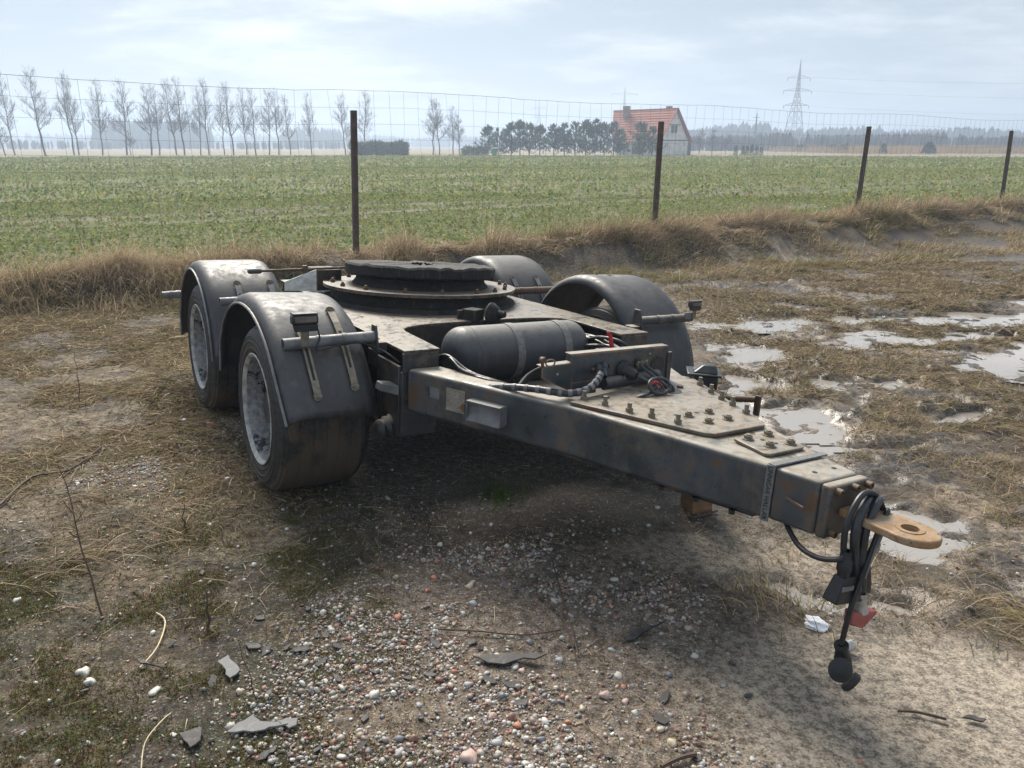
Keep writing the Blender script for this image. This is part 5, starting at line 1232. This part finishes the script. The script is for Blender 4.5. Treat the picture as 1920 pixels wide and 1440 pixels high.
part(MB().lathe([(0, 0.018), (0, 0.0225), (0.010, 0.0225), (0.010, 0.018)], (0.004, -3.058, 0.352), (0, 0, -1), 20), 'hose_clamp', 'silver', smooth=True, angle=40)
gh = part(MB().lathe([(0, 0.014), (0.0, 0.018), (0.03, 0.019), (0.05, 0.026), (0.055, 0.026), (0.055, 0)], (0.012, -3.06, 0.338), (0.12, 0, -1), 20), 'air_coupling', 'silver', smooth=True, angle=40)
part(MB().hexa([(-0.040, -3.075, 0.255), (0.020, -3.085, 0.232), (0.020, -3.04, 0.232), (-0.03, -3.04, 0.25)], [(-0.042, -3.075, 0.300), (0.03, -3.085, 0.285), (0.03, -3.04, 0.285), (-0.035, -3.04, 0.30)]).hexa([(0.020, -3.083, 0.232), (0.085, -3.08, 0.262), (0.08, -3.04, 0.262), (0.020, -3.042, 0.232)], [(0.030, -3.083, 0.285), (0.088, -3.08, 0.275), (0.085, -3.04, 0.275), (0.03, -3.042, 0.285)]), 'red_cap', 'faded_red', gh, bevel=0.008, seg=3)
pbp = part(MB().lathe([(0, 0.010), (0.0, 0.022), (0.012, 0.022), (0.014, 0.018), (0.05, 0.024), (0.06, 0.026), (0.11, 0.026), (0.11, 0)], (-0.072, -3.075, 0.200), (0.38, 0, -1), 20), 'plug', 'rubber', smooth=True, angle=40)
tag(pbp, 'lowest hanging black plug with an open round cap')
part(MB().lathe([(0, 0), (0, 0.036), (0.006, 0.038), (0.009, 0.034), (0.009, 0)], (-0.098, -3.10, 0.135), (-0.55, -0.8, 0.35), 24), 'open_cap', 'rubber', pbp, smooth=True, angle=40)
part(MB().lathe([(0, 0), (0, 0.034), (0.014, 0.036), (0.022, 0.030), (0.022, 0)], (-0.015, -3.085, 0.062), (0.3, -0.75, -0.5), 24), 'socket_cap', 'rubber', pbp, smooth=True, angle=40)

# block under the drawbar
x, y = P2(1309, 962, -0.05)
gb = gz(x, y)
top = dolly_point((0.0, -2.05, 0.478)).z
sb = part(MB().box((0, 0, 0), (0.118, 0.11, 1.0)), 'support_block', 'block_brown', empty('tmp'), bevel=0.004)
tmp = sb.parent; sb.parent = None; bpy.data.objects.remove(tmp)
hgt = 0.45 - gb + 0.02; sb.location = (x + 0.0, y + 0.05, gb - 0.02 + hgt / 2); sb.scale = (1, 1, hgt); sb.rotation_euler = (0, 0, 0.35)
tag(sb, 'brown upright block standing under the drawbar', 'block')

# ------------------------------------------------------------------ wire fence
fence = empty('wire_fence', (FENCE0[0], FENCE0[1], 0)); tag(fence, 'wire mesh fence on rusty steel posts along the field', 'fence')
def Wy(u, v, y):
    a, b = (u - 960) / 1445, (v - 720) / 1445; p = R(17.2); k = y / (math.cos(p) - b * math.sin(p))
    return Vector((a * k, y, CAM_H + (-math.sin(p) - b * math.cos(p)) * k))
for (ub, vb, ut, vt, yb, yt_) in [(668, 492, 663, 207, 10.3, 10.3), (1225, 458, 1240, 228, 13.0, 13.0), (1603, 420, 1630, 237, 16.25, 16.2), (1874, 402, 1897, 245, 19.2, 19.2)]:
    b, t_ = Wy(ub, vb, yb), Wy(ut, vt, yt_)
    d = (t_ - b); b = b - d.normalized() * 0.35; b -= Vector(fence.location); t_ -= Vector(fence.location)
    fw, fd = 0.034, 0.034
    u_ = Vector((FDIR[0], FDIR[1], 0)); w_ = Vector((FNOR[0], FNOR[1], 0))
    part(MB().hexa([b + u_ * i * fw + w_ * j * fd for i, j in ((-1, -1), (1, -1), (1, 1), (-1, 1))], [t_ + u_ * i * fw + w_ * j * fd for i, j in ((-1, -1), (1, -1), (1, 1), (-1, 1))]), 'post', 'post_steel', fence, bevel=0.003)
T0, T1 = -10.0, 30.0
def sag(t): return 2.345 - 0.0055 * t + 0.02 * math.sin(t * 1.15 + 0.5)
def fpt(t, z): return Vector((FDIR[0] * t - FNOR[0] * 0.06, FDIR[1] * t - FNOR[1] * 0.06, z))
rows = [0, 0.20, 0.40, 0.59, 0.77, 0.94, 1.10, 1.25, 1.39, 1.52, 1.64, 1.75]
ts = np.linspace(T0, T1, 161)
for j, dz in enumerate(rows):
    pth = [fpt(t, sag(t) - dz + rng.normal(0, 0.003)) for t in ts]
    part(MB().tube(pth, 0.0024 if j == 0 else 0.0015, 4, cap=False), 'horizontal_wire', 'wire', fence)
vm = None
k = 0
t = T0
while t < T1:
    z1 = sag(t); bow = rng.normal(0, 0.03)
    if vm is None:
        vm = part(MB().tube([fpt(0, 0) * 0 + Vector((0, 0, 0)), Vector((0.012, 0.008, -0.4)), Vector((-0.008, 0, -0.85)), Vector((0.01, 0, -1.3)), Vector((0, 0, -1.76))], 0.0014, 4, cap=False), 'vertical_wire', 'wire', fence); o = vm
    else:
        o = vm.copy(); col.objects.link(o); o.parent = fence
    o.location = fpt(t, z1); o.rotation_euler = (rng.normal(0, 0.012), rng.normal(0.0, 0.03), rng.uniform(0, 6))
    t += 0.205 * (1 + rng.normal(0, 0.04))

# ------------------------------------------------------------------ far background
def far_z(x, y): return float(ground_z(np.array([x]), np.array([y]), False)[0])
def at(u, y): return (u - 960) / 1445 * y / 1.0437      # sideways place of something y metres off near the horizon
# bare birches
def bare_tree(seed, h):
    r_ = np.random.default_rng(seed); tr_ = MB(); cr = MB()
    n = 9; P = [Vector((0, 0, 0))]
    for i in range(1, n): P.append(P[-1] + Vector((r_.normal(0, 0.012) * h, r_.normal(0, 0.012) * h, h / (n - 1))))
    tr_.tube(P, list(np.linspace(h * 0.0125, h * 0.002, n)), 6)
    def branch(p, d, l, r, lev):
        d = d.normalized(); e1 = p + d * l * 0.5; d2 = (d + Vector((0, 0, 0.25)) + Vector(r_.normal(0, 0.12, 3))).normalized(); e2 = e1 + d2 * l * 0.5
        cr.tube([p, e1, e2], [r, r * 0.75, r * 0.45], 3, cap=False)
        if lev > 0:
            for _ in range(6 if lev == 2 else 7):
                f = r_.uniform(0.25, 1.0); q = p.lerp(e1, f * 2) if f < 0.5 else e1.lerp(e2, f * 2 - 1)
                dd = (d2 + Vector(r_.normal(0, 0.55, 3)) + Vector((0, 0, 0.25))).normalized()
                branch(q, dd, l * r_.uniform(0.3, 0.55), r * 0.55, lev - 1)
    for k in range(58):
        f = r_.uniform(0.22, 0.99) ** 0.9; i = min(int(f * (n - 1)), n - 2); q = P[i].lerp(P[i + 1], f * (n - 1) - i)
        a = r_.uniform(0, 6.28); up = 0.75 + 0.5 * f
        branch(q, Vector((math.cos(a), math.sin(a), up)), h * (0.22 * (1 - f) + 0.07) * r_.uniform(0.7, 1.25), h * 0.0030 * (1.25 - f), 2)
    return tr_, cr
protos = []
for k in range(5):
    a, b = bare_tree(40 + k, 1.0)
    protos.append((a, b))
ptree = []
for a, b in protos:
    t_ob = a.build('trunk', M['bark'], None, smooth=True); c_ob = b.build('crown', M['bark'], None, weld=False)
    ptree.append((t_ob.data, c_ob.data)); bpy.data.objects.remove(t_ob); bpy.data.objects.remove(c_ob)
birch_n = 0
def place_tree(u, y, h, label, group, lean_deg=0, name='birch_tree', wide=1.0, base=None):
    global birch_n
    x = at(u, y); h *= 0.88; e = empty(name, (x, y, far_z(x, y) - 0.1 if base is None else base)); e.scale = (h * wide, h * wide, h)
    e.rotation_euler = (0, R(lean_deg), rng.uniform(0, 6.28))
    tm, cm = ptree[birch_n % 5]; birch_n += 1
    link('trunk', tm, e); link('crown', cm, e); return tag(e, label, 'tree', group)
row = [(28, 132, 14.3), (85, 132, 14.6), (139, 133, 14.3), (148, 131, 13.2), (192, 134, 13.3), (238, 134, 13.2), (284, 135, 12.0), (299, 134, 12.3), (331, 135, 13.0), (346, 134, 13.6), (376, 134, 12.0), (392, 136, 13.2), (421, 136, 11.9), (438, 136, 12.6), (463, 138, 12.2), (480, 138, 12.0), (505, 138, 11.6), (523, 139, 11.8), (545, 138, 10.6), (585, 140, 11.4), (648, 142, 11.2), (684, 141, 11.5)]
ordn = ['leftmost', 'second', 'third', 'fourth', 'fifth', 'sixth', 'seventh', 'eighth', 'ninth', 'tenth', 'eleventh', 'twelfth', 'thirteenth', 'fourteenth', 'fifteenth', 'sixteenth', 'seventeenth', 'eighteenth', 'nineteenth', 'twentieth', 'twenty first', 'twenty second']
for i, (u, y, h) in enumerate(row):
    place_tree(u, y, h, 'bare birch in the row behind the field, %s from the left' % ordn[i], 'row of bare birches behind the field', rng.normal(0, 1.2), wide=rng.uniform(0.75, 1.15))
for (u, y, h, lab) in [(812, 139, 10.2, 'bare tree left of the pair standing alone before the pines'), (824, 140, 10.0, 'bare tree right of the pair standing alone before the pines'), (850, 141, 9.0, 'slender bare tree just left of the dark pines'), (862, 142, 7.5, 'small bare tree touching the dark pines'), (10, 128, 6.5, 'low bushy bare tree at the left picture edge'), (245, 133, 4.5, 'small bare sapling between the birches'),
                       (1335, 150, 5.0, 'reddish bare shrub right of the house'), (1310, 155, 5.5, 'bare shrub behind the right corner of the house'), (1360, 160, 4.5, 'bare bush beside the small cypresses')]:
    place_tree(u, y, h, lab, None, 0, 'bare_tree', 1.5 if h < 7 else 1.15)
# pines, hedge, cypresses
def needle_tree(name, u, y, h, w, label, group, kind='pine', seed=0, dens=1050, pal=None):
    r_ = np.random.default_rng(seed); h *= 0.9 if kind == 'pine' else 1.0; x = at(u, y); e = empty(name, (x, y, far_z(x, y) - 0.1))
    part(MB().tube([(0, 0, 0), (r_.normal(0, .1), 0, h * 0.5), (0, 0, h * 0.95)], [h * 0.018, h * 0.014, h * 0.004], 6), 'trunk', 'bark', e, smooth=True)
    n = dens; f = r_.random(n) ** 0.8; a = r_.uniform(0, 6.28, n)
    if kind == 'pine':
        z = h * (0.03 + 0.97 * f); lay = np.sin(f * 38 + a * 0.7) * 0.22 + 0.8; rad = 1.25 * w * (1 - f ** 1.25) * lay * np.sqrt(r_.uniform(0.15, 1, n)) * (0.75 + 0.5 * vnoise(a * 1.2 + seed, f * 6, seed)); el = r_.normal(0.55, 0.4, n); L = h * 0.10 * r_.uniform(0.6, 1.5, n)
    elif kind == 'hedge':
        z = h * (0.02 + 0.95 * f); rad = None; el = r_.normal(0.7, 0.5, n); L = 0.45 * r_.uniform(0.6, 1.3, n)
    else:
        z = h * (0.05 + 0.95 * f); rad = w * np.sqrt(np.clip(1 - f, 0, 1)) * np.sqrt(r_.random(n)); el = r_.normal(1.1, 0.3, n); L = h * 0.14 * r_.uniform(0.6, 1.2, n)
    if kind == 'hedge':
        px = r_.uniform(-w, w, n); py_ = r_.uniform(-1.2, 1.2, n); z *= (0.75 + 0.35 * vnoise(px * 0.9 + seed, py_ * 0, seed)); P = np.stack([px, py_, z], 1)
    else: P = np.stack([rad * np.cos(a), rad * np.sin(a), z], 1)
    if kind == 'pine':      # whorls of upswept boughs with needle tufts on them
        nb = 60; bf = np.sort(r_.random(nb)) ** 0.9; ba = r_.uniform(0, 6.28, nb); bl = 1.45 * w * (1 - bf) ** 0.75 * r_.uniform(0.6, 1.2, nb) + 0.15
        bi = r_.integers(0, nb, n); ff = r_.random(n) ** 0.55; a = ba[bi] + r_.normal(0, 0.5, n); rr_ = bl[bi] * ff
        P = np.stack([rr_ * np.cos(ba[bi]), rr_ * np.sin(ba[bi]), h * (0.04 + 0.90 * bf[bi]) + rr_ * 0.45 * ff], 1) + r_.normal(0, 0.07, (n, 3)); el = r_.normal(0.9, 0.45, n); L = h * 0.085 * r_.uniform(0.6, 1.4, n)
    D = hdir(a, el); side = np.cross(D, r_.normal(0, 1, (n, 3))); side /= np.linalg.norm(side, axis=1, keepdims=True)
    W = L * 0.32
    V = np.stack([P - side * W[:, None] * .5, P + side * W[:, None] * .5, P + D * L[:, None] + side * W[:, None] * .15, P + D * L[:, None] - side * W[:, None] * .15], 1)
    pal = np.array([[0.045, 0.080, 0.045], [0.065, 0.10, 0.052], [0.030, 0.055, 0.038], [0.085, 0.11, 0.060]]) if pal is None else pal
    C = pal[r_.integers(0, len(pal), n)]
    link('crown', np_mesh('crown', V.reshape(-1, 3), np.arange(4 * n).reshape(n, 4), M['leaf'], np.repeat(C, 4, 0)), e)
    return tag(e, label, 'tree', group)
pn_row = [(915, 130, 5.2, 1.5), (935, 131, 4.8, 1.5), (958, 130, 5.8, 1.7), (975, 129, 6.0, 1.7), (992, 131, 5.7, 1.6), (1012, 128, 5.2, 1.7), (1038, 130, 5.4, 1.7), (1058, 129, 5.6, 1.6), (1078, 130, 5.8, 1.7), (1098, 128, 6.0, 1.8), (1115, 129, 6.2, 1.9), (1133, 130, 5.6, 1.8), (1150, 128, 5.7, 1.7), (1163, 130, 4.6, 1.3)]
for i, (u, y, h, w) in enumerate(pn_row):
    needle_tree('pine_tree', u, y, h, w, 'young dark pine in the row left of the house, %s from the left' % ordn[i], 'row of young pines left of the house', seed=200 + i)
needle_tree('pine_tree', 1200, 117, 5.4, 1.7, 'young pine standing in front of the house roof, left one', None, seed=231); needle_tree('pine_tree', 1222, 118, 4.6, 1.4, 'young pine in front of the house beside the second fence post', None, seed=232)
needle_tree('evergreen_hedge', 712, 128, 2.5, 4.6, 'dark trimmed evergreen hedge behind the first fence post', None, 'hedge', 77, 5000); needle_tree('evergreen_shrub', 890, 131, 1.4, 2.0, 'low evergreen shrub between bare trees and pines', None, 'hedge', 78, 900)
for i, (u, h) in enumerate([(1379, 1.5), (1393, 1.5), (1400, 1.5), (1409, 1.7), (1418, 1.5), (1427, 1.3)]):
    needle_tree('cypress', u, 126, h, 0.38, 'small dark cypress right of the house, %s from the left' % ordn[i], 'small cypresses right of the house', 'cyp', 300 + i, 260)
needle_tree('round_evergreen', 1741, 150, 2.1, 1.5, 'round dark evergreen bush near the right end of the field', None, 'cyp', 320, 1500); needle_tree('juniper', 1655, 150, 1.9, 0.8, 'upright olive juniper left of the round evergreen', None, 'cyp', 321, 500)
needle_tree('spruce_bush', 1585, 152, 2.2, 1.3, 'dark spruce bush left of the third fence post', None, 'pine', 322, 600); needle_tree('spruce_bush', 1500, 155, 2.0, 1.6, 'dim spruce bush under the tall pylon', None, 'pine', 323, 600); needle_tree('spruce_bush', 1560, 160, 2.0, 1.6, 'second dim spruce bush right of the tall pylon', None, 'pine', 324, 500)

# far woods: one mass of stems and tops
def wood(name, u0, u1, y, h, n, label, conifer=0.6, pal=None, depth=60, hvar=0.35):
    r_ = np.random.default_rng(abs(hash(label)) % 1000 if False else int(u0 + y)); X = at(u0, y) + (at(u1, y) - at(u0, y)) * r_.random(n); Y = y + depth * r_.random(n)
    H = h * (1 - hvar + 2 * hvar * fbm(X / (h * 3.0), Y * 0, 3, int(y)) * r_.uniform(0.75, 1.2, n)); V = []; F = []; C = []
    pal = np.array([[0.028, 0.042, 0.030], [0.045, 0.045, 0.034], [0.065, 0.052, 0.043]]) if pal is None else pal
    for i in range(n):
        b = len(V); con = r_.random() < conifer; w = H[i] * (0.12 if con else 0.17); c = pal[0 if con else r_.integers(1, len(pal))]
        lv = [(0, .55), (.3, 1), (.6, .6), (1, .03)] if con else [(0, .5), (.35, 1), (.75, .85), (1, .15)]
        for f, rr in lv:
            for k in range(5):
                a = 6.283 * k / 5 + f; q = rr * w * r_.uniform(0.55, 1.25); V.append((X[i] + q * math.cos(a), Y[i] + q * math.sin(a), FIELD_Z + H[i] * f * r_.uniform(0.93, 1.05))); C.append(c)
        for l in range(3):
            for k in range(5): F.append((b + l * 5 + k, b + l * 5 + (k + 1) % 5, b + (l + 1) * 5 + (k + 1) % 5, b + (l + 1) * 5 + k))
    o = link(name, np_mesh(name, np.array(V), np.array(F), M['leaf'], np.array(C))); return tag(o, label, 'woods', kind='stuff')
wood('far_woods', -150, 2080, 760, 11, 1800, 'hazy blue line of woods along the horizon', 0.6, depth=160)
wood('far_woods', 168, 352, 420, 13, 190, 'blue hazy spruce grove behind the birches', 0.95, depth=40)
wood('far_woods', 520, 640, 520, 12, 120, 'hazy blue grove behind the right birches', 0.8, depth=40)
wood('far_woods', 1290, 2050, 430, 10.5, 800, 'hazy mixed woods behind the tall pylon', 0.15, depth=90)
wood('scrub', 1300, 2060, 230, 4.6, 620, 'grey brown scrub in front of the right woods', 0.05, np.array([[0.05, 0.05, 0.035], [0.105, 0.080, 0.062], [0.085, 0.062, 0.050]]), 70, 0.3)
wood('scrub', -120, 620, 330, 3.2, 260, 'low dark scrub behind the birch row', 0.2, np.array([[0.05, 0.06, 0.04], [0.105, 0.085, 0.062], [0.085, 0.062, 0.050]]), 60, 0.3)
# reed strip at the right
x = rng.uniform(at(1590, 160), at(2050, 160), 9000); y = rng.uniform(155, 215, 9000); n = 9000
o = blades('reeds', np.stack([x, y, np.full(n, FIELD_Z)], 1), hdir(rng.uniform(0, 6.28, n), rng.normal(1.3, 0.15, n)), rng.uniform(0.9, 1.9, n), rng.uniform(0.06, 0.14, n), np.full(n, 0.1), pick(np.array([[0.40, 0.29, 0.17], [0.33, 0.23, 0.14]]), n), 2)
tag(o, 'pale strip of dry reeds at the right end of the field', 'reeds')

# ------------------------------------------------------------------ house
simple('roof_tile', (0.36, 0.105, 0.052), 0.8, vary=0.25, scale=1.5); simple('house_wall', (0.66, 0.64, 0.61), 0.9, vary=0.2, scale=1.0); simple('house_dark', (0.06, 0.065, 0.07), 0.5); simple('chimney_stone', (0.24, 0.20, 0.16), 0.9, scale=3)
hy = 131.0; hs = hy * 1.0 / 1445
near_x = at(1236, hy)
house = empty('house', (near_x, hy, far_z(near_x, hy) - 0.05), None, R(42)); tag(house, 'white gabled house with an orange tiled roof and two chimneys beyond the field', 'house')
# local: +x along the gable end (right and back), +y along the long side (left and back)
GW, GL, EV, RG = 7.6, 9.4, 2.35, 7.35
part(MB().box((GW / 2, GL / 2, 1.2), (GW, GL, 2.4)), 'wall', 'house_wall', house)
part(MB().add([(0, 0, 2.4), (GW, 0, 2.4), (GW / 2, 0, RG - 0.2), (0, GL, 2.4), (GW, GL, 2.4), (GW / 2, GL, RG - 0.2)], [(0, 1, 2), (5, 4, 3), (0, 2, 5, 3), (1, 4, 5, 2), (0, 3, 4, 1)]), 'gable_wall', 'house_wall', house)
roof = empty('roof', (0, 0, 0), house)
for sgn in (0, 1):
    e0 = -0.6 if sgn == 0 else GW + 0.6; rx = GW / 2; nc = 13
    for k in range(nc):
        f0, f1 = k / nc, (k + 1) / nc
        x0_, x1_ = e0 + (rx - e0) * f0, e0 + (rx - e0) * f1; z0_, z1_ = EV - 0.25 + (RG - EV + 0.25) * f0, EV - 0.25 + (RG - EV + 0.25) * f1
        ya, yb0, yb1 = -0.55, GL + 0.4 + 3.6 * f0, GL + 0.4 + 3.6 * f1
        m = MB().hexa([(x0_, ya, z0_), (x1_, ya, z1_ - 0.03), (x1_, yb1, z1_ - 0.03), (x0_, yb0, z0_)], [(x0_, ya, z0_ + 0.16), (x1_, ya, z1_ + 0.07), (x1_, yb1, z1_ + 0.07), (x0_, yb0, z0_ + 0.16)])
        part(m, 'tile_course', 'roof_tile', roof)
part(MB().box((GW / 2, (GL + 3.4) / 2, RG + 0.05), (0.3, GL + 4.4, 0.14)), 'ridge', 'roof_tile', roof)
part(MB().box((GW / 2 - 1.0, GL * 1.02, RG - 0.25), (0.9, 0.9, 1.9)), 'chimney', 'chimney_stone', roof, bevel=0.02); part(MB().box((GW / 2 + 0.3, 1.6, RG + 0.1), (0.7, 0.8, 0.7)), 'chimney', 'roof_tile', roof, bevel=0.02)
part(MB().box((GW / 2, -0.02, 2.42), (GW, 0.10, 0.16)), 'floor_band', 'house_dark', house)
part(MB().box((GW / 2, -0.02, 4.85), (3.2, 0.10, 0.14)), 'floor_band', 'house_dark', house)
w = part(MB().box((GW / 2 - 0.2, -0.03, 4.15), (1.5, 0.10, 1.15)), 'window', 'house_dark', house)
part(MB().box((GW / 2 - 0.2, -0.07, 4.15), (0.08, 0.06, 1.15)), 'mullion', 'house_wall', w); part(MB().box((GW / 2 - 0.2, -0.09, 3.54), (1.7, 0.16, 0.08)), 'sill', 'house_wall', w)
part(MB().box((-0.03, 4.6, 1.25), (0.08, 2.2, 2.0)), 'garage_door', 'house_dark', house); part(MB().box((-0.03, 8.3, 1.4), (0.08, 0.9, 1.1)), 'window', 'house_dark', house)
part(MB().box((GW + 0.9, 2.0, 1.0), (1.6, 3.0, 1.9)), 'lean_to', 'house_dark', house)
# green outhouse, white van body, post
simple('green_paint', (0.03, 0.22, 0.10), 0.6)
x = at(927, 122); oh = empty('outhouse', (x, 122, far_z(x, 122))); tag(oh, 'small green wooden outhouse at the far edge of the field', 'outhouse')
part(MB().box((0, 0, 0.55), (0.75, 0.8, 1.1)), 'wall', 'green_paint', oh); part(MB().hexa([(-0.5, -0.5, 1.1), (0.5, -0.5, 1.1), (0.5, 0.5, 1.1), (-0.5, 0.5, 1.1)], [(-0.5, -0.5, 1.22), (0.5, -0.5, 1.36), (0.5, 0.5, 1.36), (-0.5, 0.5, 1.22)]), 'roof', 'white_paint', oh)
part(MB().box((0, -0.41, 0.55), (0.5, 0.03, 0.95)), 'door', 'green_paint', oh)
x = at(1120, 121); v_ = tag(MB().prism([(-0.7, -0.4), (0.6, -0.5), (0.8, 0.3), (-0.5, 0.5)], 0, 0.35).build('white_sheet', M['paper'], bevel=0.08), 'small white sheet heap at the foot of the pines', 'sheet'); v_.location = (x, 121, far_z(x, 121))
x = at(645, 125); v_ = tag(MB().prism([(-1.3, -0.4), (1.3, -0.4), (1.3, 0.4), (-1.3, 0.4)], 0, 0.18).build('white_sheet', M['paper'], bevel=0.05), 'long white strip lying beside the first fence post far away', 'sheet'); v_.location = (x, 125, far_z(x, 125))

# ------------------------------------------------------------------ pylons and wires
simple('pylon_steel', (0.20, 0.215, 0.22), 0.6)
def pylon(u, y, h, label, arms, thick=1.0, rz=0.0):
    x = at(u, y); e = empty('power_pylon', (x, y, FIELD_Z - 0.3), None, rz); tag(e, label, 'pylon', 'lattice power pylons')
    W = lambda z: h * (0.085 * max(0, 1 - z / (h * 0.62)) + 0.020 * max(0, min(1, (h * 1.0 - z) / (h * 0.4))) + 0.0)
    lv = [h * f for f in (0, .16, .29, .40, .49, .57, .64, .70, .76, .82, .88, .94, 1.0)]; leg = MB(); br = MB(); t_ = 0.10 * thick
    for sx in (-1, 1):
        for sy in (-1, 1): leg.tube([(sx * W(z), sy * W(z), z) for z in lv], t_, 4)
    for a, b in zip(lv[:-1], lv[1:]):
        wa, wb = W(a), W(b)
        for (p, q) in (((-1, -1), (1, -1)), ((1, -1), (1, 1)), ((1, 1), (-1, 1)), ((-1, 1), (-1, -1))):
            br.tube([(p[0] * wa, p[1] * wa, a), (q[0] * wb, q[1] * wb, b)], t_ * 0.6, 3); br.tube([(q[0] * wa, q[1] * wa, a), (p[0] * wb, p[1] * wb, b)], t_ * 0.6, 3)
    part(leg, 'leg_frame', 'pylon_steel', e, weld=False); part(br, 'bracing', 'pylon_steel', e, weld=False)
    for fz, ln in arms:
        z = h * fz; am = MB()
        for s_ in (-1, 1):
            for sy in (-1, 1):
                am.tube([(0, sy * W(z), z), (s_ * ln, 0, z)], t_ * 0.8, 3); am.tube([(0, sy * W(z), z + h * 0.035), (s_ * ln, 0, z)], t_ * 0.6, 3)
            am.tube([(s_ * ln, 0, z), (s_ * ln, 0, z - h * 0.035)], t_ * 1.2, 4)
        part(am, 'cross_arm', 'pylon_steel', e, weld=False)
    return e
p1 = pylon(1484, 330, 34.5, 'tall lattice power pylon standing nearest on the right', ((0.50, 5.6), (0.66, 6.2), (0.80, 5.0)), 1.2, 0.2)
pylon(1167, 560, 40.0, 'lattice pylon rising behind the orange house roof', ((0.88, 9.0),), 1.8, 0.1)
pylon(1010, 640, 37.0, 'farthest lattice pylon seen above the pines', ((0.62, 6.5), (0.80, 5.5)), 1.8, 0.1)
x = at(1413, 260); tag(part(MB().tube([(0, 0, 0), (0, 0, 11.5)], 0.16, 6).box((0, 0, 10.3), (2.2, 0.15, 0.15)), 'power_pole', 'pylon_steel', empty('t2')), 'thin utility pole between the house and the tall pylon', 'pole')
pp = bpy.data.objects['power_pole']; t2 = pp.parent; pp.parent = None; bpy.data.objects.remove(t2); pp.location = (x, 260, FIELD_Z - 0.2)
x0_ = at(1484, 330)
for k, (dx, z) in enumerate([(5.0, 28.8 - 1.2), (6.2, 23.8 - 1.2), (5.6, 18.0 - 1.2)]):
    pth = []
    for i in range(25):
        f = i / 24; pth.append((x0_ + dx + f * 230, 330 - f * 90 , z - 4 * 5 * f * (1 - f)))
    o = MB().tube(pth, 0.035, 4, cap=False).build('power_line', M['pylon_steel']); tag(o, 'thin power line running right from the tall pylon, %s wire' % ('top', 'middle', 'lowest')[k], 'power line', 'power lines of the tall pylon')

# ------------------------------------------------------------------ haze
hb = MB().box((0, 540, 18.0), (2700, 1340, 44.0)).build('haze', None if False else M['wire'])
hb.data.materials.clear()
hm = bpy.data.materials.new('haze_air'); hm.use_nodes = True; hm.node_tree.nodes.clear()
ho = hm.node_tree.nodes.new('ShaderNodeOutputMaterial'); hv = hm.node_tree.nodes.new('ShaderNodeVolumePrincipled')
hv.inputs['Color'].default_value = (0.66, 0.80, 1.0, 1); hv.inputs['Density'].default_value = 0.0019; hv.inputs['Anisotropy'].default_value = 0.35
hm.node_tree.links.new(hv.outputs[0], ho.inputs['Volume']); hb.data.materials.append(hm)
hb['kind'] = 'stuff'; hb['label'] = 'pale winter haze over the fields'
